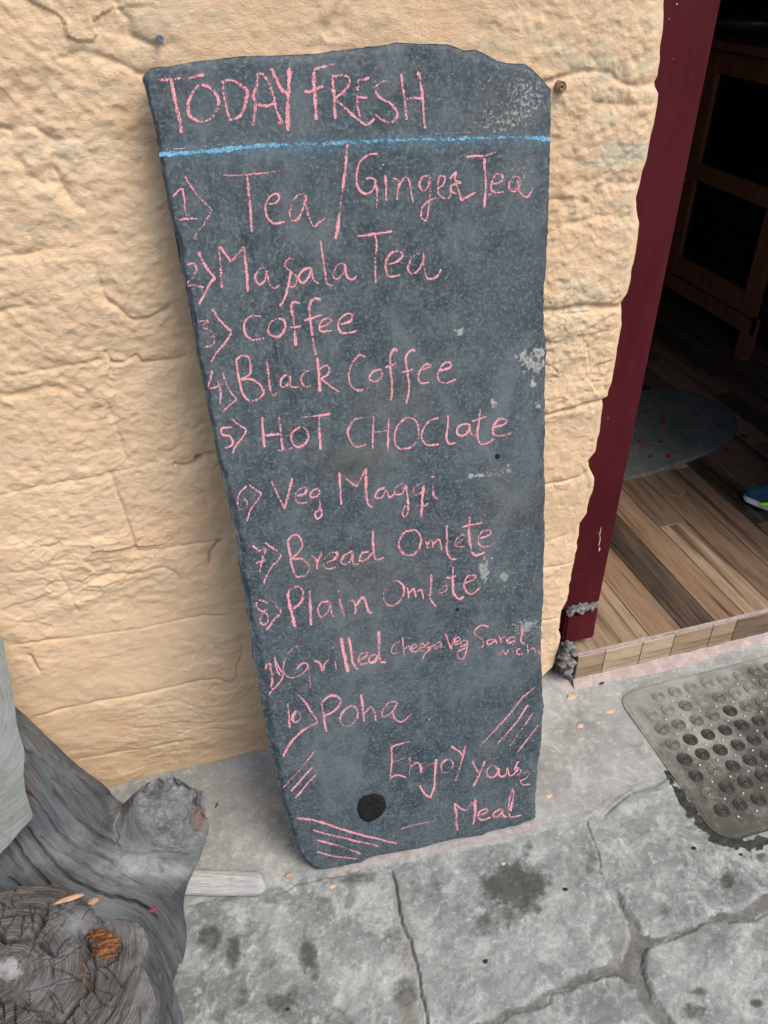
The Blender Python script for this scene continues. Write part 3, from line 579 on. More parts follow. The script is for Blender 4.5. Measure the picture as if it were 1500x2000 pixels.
# ---- chalk
def ribbons(name, mat, items, lift=.0007, **kw):
    Vs, Fs, UV, PR = [], [], [], []; n0 = 0
    for P_, wpx, pr in items:
        C_ = crom(P_, 2.2); n = len(C_)
        if n < 2: continue
        T = np.gradient(C_, axis=0); T /= np.hypot(T[:, 0], T[:, 1])[:, None]+1e-9; Nn = np.stack([-T[:, 1], T[:, 0]], -1)
        sd = random.randint(0, 9999); t = np.arange(n)*.22
        C_ = C_ + Nn*(.45*vn(t, sd*.1, s=1))[:, None]
        wv_ = wpx*.55*(1+.30*vn(t*.8, sd*.37, s=2)); wv_ *= np.clip(np.minimum(np.arange(n)+1.6, n-np.arange(n)+.6)/2.6, .45, 1)
        pv = pr+.045*vn(t*.6, sd*.71, s=3)+.06*vn(t*.17, sd*.31, s=13)
        cols = [-1, -.5, 0, .5, 1]
        for c_ in cols:
            q = C_+Nn*(wv_*c_)[:, None]; W = on_slate(q[:, 0], q[:, 1]); ab = s_uv(W)
            hr = s_relief(ab[:, 0], ab[:, 1]) + lift; Vs.append(W+hr[:, None]*sn); UV.append(np.stack([t*.01, np.full(n, c_)], -1)); PR.append(pv)
        for k in range(4):
            i = n0+k*n+np.arange(n-1); Fs.append(np.stack([i, i+1, i+n+1, i+n], -1))
        n0 += 5*n
    me = mesh(name, loc(np.vstack(Vs)), np.vstack(Fs), mat, True, {'press': np.concatenate(PR)}, uv=np.vstack(UV))
    return link(name, me, slate, **kw)
FR = {'1': (250, 60, 3.3333), '2': (650, 60, 3.3333), '3': (350, 600, 3.3333), '4': (650, 600, 3.3333), '5': (450, 1150, 3.3325), '6': (720, 1150, 3.3325)}
def strokes(txt, w0):
    out = []
    for blk in txt.strip().split('\n'):
        blk = blk.strip()
        if not blk: continue
        f, body = blk.split('|'); parts = f.split(':'); ox, oy, k = FR[parts[0]]; ww = float(parts[1]) if len(parts) > 1 else w0
        for s in body.split(';'):
            a = pts(s.strip());
            if len(a) == 1: a = np.vstack([a-[3, 3], a+[3, 3]])
            out.append((np.stack([a[:, 0]/k+ox, a[:, 1]/k+oy], -1), ww*random.uniform(.92, 1.08), random.uniform(.0, .035)))
    return out
TXT = {
'heading TODAY FRESH': (7.2, '''
1:7.6|200,318 260,320 350,308 430,300 495,285;280,320 300,420 320,520 340,600 347,670
1:7.2|460,352 410,420 390,490 400,550 450,586 510,588 560,550 590,470 570,410 530,370 480,352
1|615,325 625,420 640,500 662,582;612,328 680,325 730,352 775,395 765,470 740,540 700,572 658,582
1:7.6|848,275 832,380;832,380 815,420 830,480 820,560 812,618;850,278 880,290 915,340 945,430 960,500 985,560 995,612
1:8|845,483 900,490 965,470
1|930,245 960,310 990,370 1028,412
1:8.5|1050,240 1048,330 1040,430 1038,540 1042,652
1:7.8|1212,250 1208,330 1215,420 1220,500 1225,582;1210,252 1270,235 1350,215;1148,398 1200,392 1270,360
1:6.2|1328,310 1340,420 1345,500 1348,575;1325,302 1390,288 1440,310 1425,370 1345,445
2:6.5|10,445 60,485 120,540 170,585 220,612 272,575;165,320 160,400 160,480 172,560;165,325 235,308;165,432 225,438
2:6.5|355,328 300,340 275,390 310,440 380,480 420,540 390,590 330,585 275,545
2:6.5|440,280 455,380 470,480 478,582;555,265 570,350 585,450 590,540 600,638
2:7.5|465,450 520,438 575,442'''),
'1) Tea / Ginger Tea': (5.3, '''
1|293,1080 330,1040 355,1025;355,1025 365,1100 372,1160 380,1222;330,1232 390,1224 452,1222
1:6|370,942 400,1000 450,1070 520,1140 540,1172 500,1250 450,1310 433,1358
1|620,942 720,940 850,930 988,915
1:6|775,940 785,1040 795,1130 800,1220 805,1310
1|915,1130 960,1120 985,1080 955,1062 915,1092 895,1150 905,1210 950,1255 1020,1242
1:5.6|1150,1062 1100,1075 1060,1145 1053,1205 1080,1240 1120,1205 1150,1120 1158,1070;1150,1070 1160,1150 1185,1230 1210,1272 1250,1245 1282,1220
1:7|1430,740 1415,880 1400,1000 1385,1130 1365,1280 1350,1357
2:5|290,800 230,808 180,850 155,920 155,990 180,1045 220,1060 262,1035 275,975 245,958 215,967;275,975 285,1030 288,1090 285,1152
2:5|340,940 345,1020 348,1107;318,868 330,880
2:5|385,960 425,975 420,1050 415,1102;420,1040 450,975 480,950 500,1000 510,1070 525,1118
2:4.8|628,940 580,955 560,1000 580,1040 612,1020 630,955 632,1050 622,1150 605,1235 575,1212 580,1150 620,1110 668,1085
2:4.8|680,1025 715,1005 728,955 695,948 680,1000 685,1060 720,1092 755,1085 775,1040
2:4.4|758,965 800,920 790,968 832,990 775,1005 768,1045 802,1060;790,960 805,1010 825,1060 832,1102
2:4.4|832,1105 880,1078 930,1050
2:5|868,822 930,815 990,815 1058,790
2:5.2|985,830 990,920 996,1000 990,1080 985,1152
2:5|1040,1000 1090,985 1105,945 1070,930 1045,960 1030,1010 1045,1050 1112,1050
2:4.5|1000,1072 1060,1052 1100,1052
2:6|1212,950 1165,965 1145,1020 1178,1045 1210,1010 1218,955;1200,970 1215,1040 1250,1082 1275,1075 1302,1022'''),
'2) Masala Tea': (5.2, '''
1|385,1525 425,1515 445,1550 430,1600 395,1635 388,1660 430,1658 492,1672
1:5.8|460,1443 490,1510 530,1570 560,1610 530,1650 500,1710 462,1782
1:7.4|590,1405 600,1480 605,1560 612,1672
1:6|600,1405 640,1460 668,1508;668,1508 710,1460 757,1408
1:7|755,1410 765,1500 775,1600 780,1700
1:5.6|905,1540 860,1555 828,1600 850,1652 890,1630 905,1560;905,1560 918,1640 950,1675 992,1655
1|1080,1490 1045,1485 1020,1530 1060,1568 1100,1605 1088,1662 1055,1665 1035,1640
1:5.8|1060,1560 1045,1660 1020,1740 990,1797
1|1192,1540 1140,1560 1108,1610 1140,1642 1178,1600 1195,1545;1195,1550 1210,1620 1242,1647
1|1253,1368 1265,1450 1280,1560 1295,1640 1332,1660
1|1405,1508 1360,1530 1335,1590 1360,1617 1400,1580 1415,1518;1412,1518 1420,1590 1455,1620 1490,1598
2:5|160,1340 230,1330 300,1318 385,1305
2:5.6|275,1330 285,1400 275,1480 275,1570 280,1657
2:5|355,1522 420,1500 455,1460 425,1435 375,1450 345,1500 345,1560 370,1600 438,1588
2:5|570,1448 520,1470 490,1540 510,1582 555,1560 590,1490 585,1445;588,1470 595,1560 620,1612 670,1605 708,1553'''),
'3) Coffee': (5.2, '''
3|128,97 160,92 190,90 150,130 205,152 228,200 218,242 165,262
3:5.6|213,8 260,80 320,140 337,170 300,230 240,300 205,360
3|530,60 470,60 425,100 430,170 470,212 555,203
3:5.6|640,75 595,100 580,160 612,190 660,185 690,130 680,85 645,72
3:6.4|785,-28 745,-32 728,0 740,60 750,130 755,190 760,252
3|718,132 798,126
3:6|925,-50 880,-56 850,-15 850,60 860,130 870,200 880,270 890,312
3|812,85 860,72 925,48
3|908,132 960,115 992,85 955,72 915,110 925,157 995,150
3:5.6|1050,112 1110,92 1127,52 1090,43 1045,80 1035,130 1060,167 1110,165 1152,153'''),
'4) Black Coffee': (5.2, '''
3:5|215,410 205,460 192,522 240,520 277,500;252,480 270,560 265,628
3:5|283,420 300,480 340,560 372,600 330,635 283,682
3:5.8|370,350 385,440 400,520 420,570 455,612
3:5.4|370,348 400,320 450,325 465,390 455,440 402,468;400,470 470,470 530,510 548,560 512,600 455,615
3:5.6|570,350 580,430 590,520 610,575 642,560
3|700,440 670,460 660,510 690,517 718,480 722,445;722,450 725,512 778,520
3|850,410 810,430 793,470 820,517 858,510
3:7|900,328 905,400 912,480 915,552
3|910,402 965,380 972,430 918,466;918,460 980,510 1045,552
4:4.8|215,325 170,313 125,370 103,440 120,510 170,542 242,518
4|310,403 260,420 238,465 280,482 320,445 312,403
4:6|415,290 405,272 375,310 375,400 385,500 378,607
4|340,392 410,363
4:5.4|535,285 510,280 475,330 485,430 495,530 475,627
4|445,425 520,405
4:4.8|575,412 635,382 600,372 560,430 565,490 628,490
4:5|698,412 765,390 765,360 720,368 685,430 690,475 740,492 802,468'''),
'5) HOT CHOClate': (4.9, '''
3|340,780 280,790 283,830 330,840 350,880 330,905 298,915
3|340,723 380,760 435,800 400,860 370,900 343,952
3:5.6|540,713 545,800 555,912;650,715 660,800 670,900 677,930
3|560,835 652,825
3|790,775 740,810 728,860 760,907 810,895 840,850 830,800 795,775
3|808,717 900,705 988,693
3:5.4|910,710 912,800 920,927
4|190,718 140,730 97,800 110,860 150,907 217,893
4:4.6|265,708 260,800 260,917;365,708 360,800 358,933;265,817 357,800
4:5.2|480,715 420,770 400,850 420,910 490,917 545,870 557,790 530,730 485,715
4|686,718 630,740 582,800 582,860 618,897 690,890
4|750,703 745,790 738,850 755,887 798,880
4|880,755 820,775 808,820 850,837 885,800 888,758;886,765 905,830 942,830
4|960,668 950,750 940,830 960,887 1000,885 1048,858;903,742 1002,713
4|1045,782 1110,765 1132,735 1080,728 1045,780 1045,825 1090,837 1162,818'''),
'6) Veg Maggi': (4.9, '''
3:4.6|440,1163 400,1200 378,1260 390,1310 430,1312 440,1268 418,1242
3|453,1153 500,1190 532,1220 490,1280 460,1330 440,1392
3:5.4|600,1128 640,1220 685,1312;685,1312 710,1220 735,1113
3|765,1227 820,1210 825,1175 780,1183 755,1230 775,1272 832,1270
3|905,1178 860,1200 858,1235 898,1230 915,1185;915,1188 915,1280 927,1350 897,1377 885,1340 925,1308
4:5|42,1075 48,1180 55,1287;45,1072 95,1120 150,1167;150,1167 185,1110 215,1048
4:6.2|215,1050 215,1150 220,1240
4|220,1240 232,1285 257,1303
4|340,1173 290,1195 278,1240 318,1237 348,1185;350,1188 365,1235 397,1220
4|460,1143 412,1170 403,1215 450,1212 475,1152;476,1158 487,1250 487,1330 470,1367 450,1340 472,1288
4:5|575,1148 530,1170 533,1220 575,1202 592,1158
4:6|590,1160 582,1250 575,1362
4|575,1302 622,1273
4|650,1158 655,1220 685,1252;638,1105 662,1098'''),
'7) Bread Omlete': (4.9, '''
3|478,1550 520,1582 562,1573 540,1640 523,1722;498,1662 562,1643
3|553,1528 610,1570 662,1615 610,1680 570,1740 547,1802
3:5.4|705,1520 720,1600 735,1690 762,1757
3|703,1522 740,1483 782,1495 802,1550 770,1600 728,1642;733,1637 800,1640 847,1690 820,1747 762,1755
3|858,1617 890,1645 898,1705;895,1690 905,1645 930,1600
3:5.4|960,1660 1010,1640 1030,1600 985,1600 945,1640 948,1697 1022,1693
3|1130,1588 1080,1610 1052,1660 1088,1672 1120,1640 1132,1593;1125,1605 1135,1665 1168,1670
3:5.4|1235,1590 1190,1602 1173,1650 1215,1642 1255,1600
3:5.6|1260,1455 1262,1540 1265,1600 1280,1642 1332,1630
4|520,1450 460,1470 428,1540 458,1602 510,1612 560,1570 572,1500 540,1450 500,1448
4:4.6|605,1515 615,1572;612,1545 640,1515 652,1562;652,1540 690,1510 707,1582
4:5.8|740,1415 740,1500 740,1580 765,1637
4|765,1637 802,1640
4:4.6|798,1542 855,1500 842,1478 802,1510 793,1552 857,1557
4:6.2|890,1358 885,1440 890,1520 900,1592
4:5.2|900,1592 930,1612 988,1595;838,1430 900,1415 972,1398
4|958,1502 1020,1480 1022,1450 970,1460 943,1510 960,1552 1000,1557 1058,1530'''),
'8) Plain Omlete': (4.9, '''
5:4.4|245,92 190,72 165,105 200,140 240,132;215,148 193,200 215,232 242,210 240,170 212,142
5:4.8|253,58 290,100 327,150 290,190 260,230 233,270
5:7|373,28 385,100 405,180 420,247
3:4.6|708,1872 720,1840 770,1818 808,1850 790,1920 740,1962
5:6.6|515,5 520,100 525,237
5:5|640,80 590,90 568,140 590,182 630,150 652,88;652,100 662,170 692,182
5:5.6|705,58 722,110 742,182;698,12 706,18
5:5.4|768,70 800,80 815,120 808,167;815,110 850,60 875,70 888,120 905,155 922,150
4|420,1778 360,1800 328,1870 350,1932 400,1937 450,1890 462,1820 425,1778
4:5|485,1822 495,1892
4:4.4|492,1862 525,1830 540,1887;542,1852 575,1838 590,1900
4:5.4|640,1738 640,1820 630,1880
4:4|628,1890 648,1920 672,1947
4:4.6|693,1862 740,1840 735,1808 700,1830 690,1872 748,1870
4:5.6|780,1688 780,1780 785,1860 820,1897 852,1880
4|733,1762 802,1745
4:5|850,1800 910,1772 932,1748 880,1748 852,1800 870,1852 910,1862 958,1820'''),
'9) Grilled cheese Veg Sandwich': (4.6, '''
5|225,520 238,490 262,490 252,525 222,520;255,495 272,560 270,612
5:4.2|285,440 310,500 342,560 310,620 270,655 250,692;288,465 300,520 322,562;262,640 275,590
5:5|472,370 420,380 370,430 343,510 360,560 410,577 470,550 503,510 490,483 460,490 432,522
5:5.2|505,490 515,560 520,642
5|543,465 580,480 600,535;603,530 615,480 642,460
5:5|680,468 685,500 692,532;664,380 672,386
5:6.6|720,318 735,400 750,470 765,542
5:5|770,315 785,400 797,480 827,525
5:5|838,462 880,440 892,415 852,420 833,460 850,492 892,480
5:6|950,423 910,440 903,475 940,472 962,430
5:8|965,275 965,350 968,420 975,470
5:5|975,478 1017,475
6:3.4|200,343 165,362 148,392 160,422 202,405
6:3.8|222,313 225,370 230,432;228,402 260,370 272,407
6:3.2|275,395 310,377 297,360 277,385 287,412 327,398;330,388 365,375 350,355 332,380 337,407 372,395
6:3.2|395,350 367,375 402,385 370,420 348,462;435,378 475,365 462,345 437,362 430,387 487,378;382,388 435,362
6:3.9|500,293 520,350 538,393;538,393 552,335 572,300
6:3.4|560,347 592,335 585,315 560,332 562,362 602,350
6:4.6|640,335 605,342 600,375 635,360 647,335;643,345 635,400 615,452 583,447 583,410 632,383
6:5|780,245 730,238 690,275 700,305 740,330 747,370 713,387
6:3.8|812,325 770,340 775,362 810,345 822,322;820,333 837,357;850,303 862,352;855,332 885,310 900,347
6:4.6|962,310 915,320 908,350 958,337
6:5.4|998,235 995,290 990,340 1020,357
6:3.8|838,403 850,432 875,400 892,427 907,393;935,393 942,427;932,365 938,360;987,388 965,400 970,427 1005,422
6:3.8|1030,358 1035,420;1033,405 1070,383 1085,412 1100,400 1112,427'''),
'10) Poha': (5.0, '''
5|375,743 380,820 387,907
5:4.6|430,788 403,830 420,867 457,845 447,800 430,788;395,855 430,800
5:5|443,688 480,730 520,790 560,850 567,872
5:6.4|567,872 530,890 460,930 400,990 360,1050 343,1092
5:6|593,738 605,820 615,880 627,932
5:5|598,735 650,695 702,705 717,740 680,790 612,828
5|792,758 740,790 713,850 740,892 790,882 827,830 822,780 795,758
5|850,683 860,770 870,862;865,822 905,770 932,790 947,857
5:5.4|1085,733 1030,740 987,800 1000,832 1050,800 1088,735;1052,800 1075,850 1120,862 1182,808'''),
'corner hatching': (4.2, '''
5:4.6|547,1058 480,1140 400,1230 343,1292;532,1158 470,1230 393,1317;557,1203 490,1280 423,1362
5:5|430,1490 560,1510 700,1555 850,1600 1000,1635 1082,1657
5:5.2|540,1570 650,1600 780,1630 962,1674;563,1633 700,1670 847,1722
5:4|563,1710 680,1740 822,1757
6:3.8|1077,643 1000,710 920,810 820,920 718,1024;1037,753 960,870 838,1007;1067,813 990,920 918,1024;1107,883 1040,970 968,1064'''),
'Enjoy your Meal': (4.8, '''
6:5.4|147,1033 150,1100 145,1180 138,1252
6:4|145,1032 200,1010 272,995;150,1130 232,1103;143,1227 190,1212 242,1228
6|265,1095 268,1150 263,1214;267,1165 310,1130 335,1150 342,1197
6:4.4|342,1175 400,1140 442,1133
6:5.2|440,1108 432,1200 425,1290 402,1362;402,1362 360,1330 333,1278
6|512,1108 475,1140 478,1190 520,1192 550,1150 530,1110 505,1108
6:4.4|538,1023 590,1060 615,1087
6:6|630,1020 610,1100 585,1190 563,1252
6:5.6|673,1118 700,1170 717,1192
6:5.2|757,1118 730,1180 700,1250 678,1284
6:4.2|802,1150 768,1180 778,1220 820,1222 842,1180 815,1150;845,1163 853,1217 888,1212 905,1160;905,1160 915,1212 948,1200 975,1160
6:3.8|948,1180 962,1140 978,1123 955,1158 992,1182 965,1215;1000,1200 1042,1188 1030,1222 988,1250 1010,1272 1052,1268
6:5.4|560,1393 570,1470 575,1572
6:5.4|560,1395 600,1430 637,1442;637,1442 690,1368
6:6|690,1370 692,1450 680,1532
6|718,1472 770,1450 765,1430 725,1445 713,1482 740,1502 792,1485
6:5|862,1430 820,1450 813,1480 850,1472 872,1433;867,1440 875,1475 902,1482
6:5.6|935,1293 915,1370 908,1440 920,1487
6:4|935,1293 942,1350 920,1445;920,1487 992,1470
6:3.4|207,1563 300,1535 442,1508'''),
}
for k, (w0, t) in TXT.items():
    if 'hatch' in k:
        for it in strokes(t, w0): ribbons('chalk_hatching', PINK, [it])
        continue
    ribbons('chalk_lettering' if 'hatch' not in k else 'chalk_hatching', PINK, strokes(t, w0), label=('pink chalk %s on the slate' % k) if 'hatch' not in k else 'short pink chalk strokes in three corners of the slate')
bl = pts('311,302 370,298 430,293 475,288 520,284 580,283 650,280 720,276 790,273 860,272 920,270'); b2 = pts('1025,268 1050,270 1075,273')
for it in [(bl[:4], 11.5, .07), (bl[3:7], 11, .025), (bl[6:9], 11, .0), (bl[8:], 10, -.02), (pts('920,270 970,269 1026,268'), 10, -.05), (b2, 11, .01)]: ribbons('chalk_underline', BLUE, [it], lift=.0006)
for it in [(pts('325,292 370,289 415,284 460,278'), 2.6, -.01), (pts('806,267 845,262 875,260 917,258'), 2.6, -.01), (pts('542,880 560,877 572,875'), 5, -.03)]: ribbons('faint_chalk_line', PINKD, [it], lift=.0011)
# black patch
TAR = simple('black_tar', (.006, .006, .006), .75, .25, .3, 300, .002, 400)
tp = pts('920,1333 870,1345 838,1375 826,1430 838,1475 862,1508 905,1517 955,1495 985,1470 1012,1425 1008,1380 985,1345 950,1335'); tp = np.vstack([tp, tp[:1]])
tp = crom(np.stack([tp[:, 0]/3.3325+450, tp[:, 1]/3.3325+1150], -1), 1.5)[:-1]; tc = tp.mean(0)
Vt, Ft = [], []; nr = 14; nt_ = len(tp)
for i in range(nr+1):
    q = tc+(tp-tc)*(1-i/nr) + (.5*vn(np.arange(nt_)*.5, i*.7, s=4)[:, None] if i < 3 else 0); W = on_slate(q[:, 0], q[:, 1]); ab = s_uv(W)
    hh = s_relief(ab[:, 0], ab[:, 1]) + .0004+.0022*sstep(0, .22, i/nr)*(1+.5*fbm(ab[:, 0]*260, ab[:, 1]*260, s=5, o=2)); Vt.append(W+hh[:, None]*sn)
for i in range(nr):
    k = i*nt_+np.arange(nt_); Ft.append(np.stack([k, i*nt_+(np.arange(nt_)+1) % nt_, (i+1)*nt_+(np.arange(nt_)+1) % nt_, k+nt_], -1))
link('tar_patch', mesh('tar_patch', loc(np.vstack(Vt)), np.vstack(Ft), TAR, True), slate, label='black tarry patch near the foot of the slab')
for cx, cy, r in ((971, 891, .0042), (759, 1589, .0018), (663, 1538, .0012), (893, 1190, .0028)):
    W = on_slate(np.array(cx), np.array(cy)); o = lump('tar_spot', loc(W)+[0, -.0004, 0], r, TAR, slate, s=cx, amp=.3, sub=2, sq=(1, .25, 1.1))

# ================================================================== DOOR FRAME
def frame_mat():
    m = M('maroon_gloss_paint'); c = m.mix(m.rng(m.noise(6, 4, .6, m.map((3, 3, .6))), .3, .7), (.050, .0042, .0075), (.068, .0075, .0125))
    c = m.mix(m.rng(m.noise(230, 1, .5), .785, .80, 0, .85), c, (.55, .45, .36))
    c = m.mix(m.rng(m.noise(60, 4, .6, m.map((1, 1, .1))), .6, .75, 0, .4), c, (.03, .004, .008))
    m.bump(m.noise(70, 4, .6, m.map((1, 1, .08))), .0012, .5); return m.done(c, .55, .12)
FRM = frame_mat()
door = empty('door_frame', (.79, .03, .1), label='dark maroon painted wooden door frame beside the ochre wall', category='door frame')
dl_ = lambda v: tuple(np.array(v)-np.array([.79, .03, .1]))
jy0 = .0
zb = on_y(1150, 1183, jy0)[2]; zb2 = on_y(1160, 1236, jy0)[2]
jm = box_me('jamb', dl_((.715, jy0, zb+.004)), dl_((.832, .11, 2.08)), FRM, .003); link('jamb', jm, door)
link('jamb', box_me('jamb', dl_((XD, jy0, .10)), dl_((XD+.1, .11, 2.08)), FRM, .003), door)
link('head', box_me('head', dl_((.715, jy0, 2.081)), dl_((XD+.1, .11, 2.17)), FRM, .003), door)
link('jamb_foot', box_me('jamb_foot', dl_((.758, jy0-.003, zb2-.012)), dl_((.834, .11, zb-.014)), FRM, .004, 2, .0015), door)
# paint drip
dp_ = on_y(np.array([1172, 1171, 1170.5]), np.array([1040, 1058, 1073]), jy0-.001)
PEACH = simple('peach_paint', (.50, .37, .26), .8, .3)
dm_ = [lump('paint_drip', dl_(dp_[i]), r, PEACH, door, s=i, amp=.1, sub=2, sq=(1, .5, k)) for i, (r, k) in enumerate(((.0011, 13), (.0013, 10), (.0019, 3)))]
crumb_px = [(1118, 1190, .012), (1130, 1187, .012), (1143, 1186, .011), (1155, 1184, .010), (1136, 1192, .009), (1112, 1262, .014), (1103, 1280, .013), (1113, 1292, .015), (1108, 1310, .013), (1119, 1322, .012), (1100, 1296, .010), (1120, 1275, .009), (1113, 1198, .008)]
cement = empty('broken_cement', (.78, .0, 0), label='broken grey cement lumps at the foot of the door frame, left of the doorstep', category='cement rubble')
for i, (x, y, r) in enumerate(crumb_px):
    p = on_y(x, y, -.004 if y < 1200 else -.018); o_ = lump('cement_lump', p-np.array([.78, 0, 0]), r*.95, DARKCEM, cement, s=i+3, amp=.5, sub=3, sq=(1, .8, .9), freq=1.6); o_.data.polygons.foreach_set('use_smooth', [False]*len(o_.data.polygons))
box('cement_lump', (-.02, .004, 0), (.02, .09, .13), DARKCEM, cement, .006, 2, .003)
box('cement_lump', (-.022, .0, zb-.013), (.052, .1, zb+.003), DARKCEM, cement, .003, 2, .002)

# ================================================================== DOORSTEP + ROOM FLOOR
FZ = float(on_y(1132, 1280, -.027)[2]); SX0 = .787; SY0 = -.026
WOODS = [plank_mat('tile_tan', (.235, .165, .105), (.31, .225, .15), (.14, .09, .055)), plank_mat('tile_warm', (.19, .12, .075), (.25, .165, .105), (.10, .065, .042)),
         plank_mat('tile_dark', (.045, .034, .026), (.095, .065, .045), (.02, .016, .013)), plank_mat('tile_pale', (.33, .25, .165), (.41, .32, .22), (.2, .14, .09)), plank_mat('tile_brown', (.11, .073, .048), (.165, .11, .073), (.055, .038, .028))]
GROUT = mortar_mat('pinkish_grout', (.33, .265, .25), (.44, .36, .34))
step = empty('doorstep', (SX0, SY0, 0), label='raised doorstep faced with short wood look tiles and pinkish grout', category='doorstep')
box('step_core', (.004, .006, -.02), (1.02, .1, FZ-.012), GROUT, step, .002)
rs = random.Random(11)
xs = [0]+[on_y(x, 1270, SY0)[0]-SX0 for x in (1183, 1252, 1310, 1378, 1420, 1500)]; xs += [xs[-1]+.085*k for k in range(1, 7)]
rorder = [0, 3, 3, 0, 0, 4, 3, 0, 3, 0, 4, 0, 3]
zb_ = .018
sub_c = []
for i in range(len(xs)-1):
    a_, b_ = xs[i], xs[i+1]
    if a_ > 1.02: break
    t = empty('riser_tile', (0, 0, 0)); t.parent = step
    bpy.data.objects.remove(t)
    mt = WOODS[rorder[i]]
    me = box_me('riser_tile', (0, 0, 0), (FZ-.006-zb_, .008, b_-a_-.0016), mt, .0008, 1)
    o = link('riser_tile', me, step); o.location = (b_-.0008, -.001-rs.uniform(0, .0006), zb_); o.rotation_euler = (0, -math.pi/2, 0)
box('grout_line', (-.002, -.0005, FZ-.0068), (1.03, .008, FZ+.0002), GROUT, step, .0015, 2)
# sloping grout fillet at the foot
n = 120; xx = np.linspace(-.004, 1.03, n); r0 = np.stack([xx, np.full(n, -.0015), zb_+.001+.002*vn(xx*30, 1., s=1)], -1); r1 = np.stack([xx, -.010-.003*vn(xx*26, 2., s=2), .008+.002*vn(xx*40, 3., s=3)], -1); r2 = np.stack([xx, -.024-.006*vn(xx*18, 5., s=4), np.full(n, -.004)], -1)
i = np.arange(n-1); link('grout_fillet', mesh('grout_fillet', np.vstack([r0, r1, r2]), np.vstack([np.stack([i, i+n, i+n+1, i+1], -1), np.stack([i+n, i+2*n, i+2*n+1, i+n+1], -1)]), GROUT, True), step)
lump('plum_spot', (on_z(1176, 1334, .006)-np.array([SX0, SY0, 0])), .006, simple('plum', (.07, .02, .035), .7), step, s=3, sub=2, sq=(1, .6, .25))
# floor of the room: planks running into the room, each a tile of its own
floor = empty('room_floor', (0, 0, 0), kind='structure')
box('floor_bed', (.835, .1, -.05), (4.2, 4.2, FZ-.009), GROUT, floor, 0)
box('floor_bed', (-.4, .17, -.05), (.834, 4.2, FZ-.009), GROUT, floor, 0)
px_b = [on_z(x, y, FZ)[0] for x, y in ((1268, 1242), (1331, 1227), (1396, 1213), (1454, 1200))]
bx = [SX0, px_b[0]] + px_b[1:]; 
while bx[-1] < 2.9: bx.append(bx[-1]+.0845)
seq = [0, 1, 2, 1, 0, 4, 4, 4, 2, 4, 4, 2, 4, 4, 2, 4, 4, 2, 4, 4, 2, 4, 4, 4]
first = True
for i in range(len(bx)-1):
    a_, b_ = bx[i], bx[i+1]; y = SY0+.0035; k = 0
    while y < 3.6:
        ln = (.30 + (i*37 % 7)*.06) if k == 0 else .62
        x0 = a_+.0009; yy = y
        m = WOODS[(4, 4, 2, 1)[(i*3+k*5) % 4] if k else seq[i % len(seq)]]
        if k and i < 4: m = WOODS[(0, 3, 1, 2, 4)[(i*2+k) % 5]]
        me = box_me('floor_tile', (0, 0, -.008), (b_-a_-.0018, ln-.0018, 0), m, .0008, 1)
        # tint coordinates differ per tile because each carries its own origin offset in the mesh
        off_ = np.array([rs.uniform(0, 9), rs.uniform(0, 9), 0])
        for v in me.vertices: v.co.x += off_[0]; v.co.y += off_[1]
        o = link('floor_tile', me, floor); o.location = (x0-off_[0], yy-off_[1], FZ)
        y += ln; k += 1
for i in range(6):
    box('floor_tile', (-.4+i*.197+.001, .18, FZ-.008), (-.4+(i+1)*.197-.001, 3.6, FZ), WOODS[seq[i]], floor, .0008, 1)
# the room: inner walls and ceiling, seen only as darkness
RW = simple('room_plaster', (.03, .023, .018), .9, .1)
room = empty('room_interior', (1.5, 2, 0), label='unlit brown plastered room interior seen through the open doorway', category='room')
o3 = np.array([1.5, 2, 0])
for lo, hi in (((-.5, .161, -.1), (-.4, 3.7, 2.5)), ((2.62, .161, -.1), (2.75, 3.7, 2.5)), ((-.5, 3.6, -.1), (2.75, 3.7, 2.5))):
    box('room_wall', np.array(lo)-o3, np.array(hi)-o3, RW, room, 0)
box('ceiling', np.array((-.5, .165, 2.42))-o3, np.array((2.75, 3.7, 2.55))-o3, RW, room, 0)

# oval rug in the doorway
RUG = M('grey_rug'); c_ = RUG.mix(RUG.rng(RUG.noise(60, 5, .7), .35, .65), (.085, .092, .085), (.13, .14, .13)); c_ = RUG.mix(RUG.rng(RUG.noise(9, 3, .5), .45, .7, 0, .6), c_, (.06, .075, .068)); RUG.bump(RUG.noise(700, 2, .5), .002, .6); RUG = RUG.done(c_, .9, .1)
# outline from the photo: near-left edge about (1.25,.56), right end (1.72,.64), back (1.63,1.0)
rc = np.array([1.40, .81]); ra, rb_, rrot = .40, .225, rad(12)
def rugp(t, k=1): 
    x = math.copysign(abs(math.cos(t))**.8, math.cos(t))*ra*k; y = math.copysign(abs(math.sin(t))**.8, math.sin(t))*rb_*k
    return np.array([x*math.cos(rrot)-y*math.sin(rrot), x*math.sin(rrot)+y*math.cos(rrot)])
bm = bmesh.new(); ts = np.linspace(0, 2*math.pi, 72, endpoint=False); prof = [(1.0, .0), (1.0, .004), (.985, .007), (.95, .0075), (.5, .0075)]
R_ = [[bm.verts.new((*rugp(t, k), z)) for t in ts] for k, z in prof]; cv = bm.verts.new((0, 0, .0075))
for q in range(72):
    for A_, B_ in zip(R_[:-1], R_[1:]): bm.faces.new((A_[q], A_[(q+1) % 72], B_[(q+1) % 72], B_[q]))
    bm.faces.new((R_[-1][q], R_[-1][(q+1) % 72], cv))
me = bpy.data.meshes.new('pile'); bm.to_mesh(me); bm.free(); me.materials.append(RUG); me.polygons.foreach_set('use_smooth', [True]*len(me.polygons))
rug = empty('oval_rug', (*rc, FZ+.0005), label='dim grey oval rug with red petals on the wood tiles inside the door', category='rug'); link('pile', me, rug)
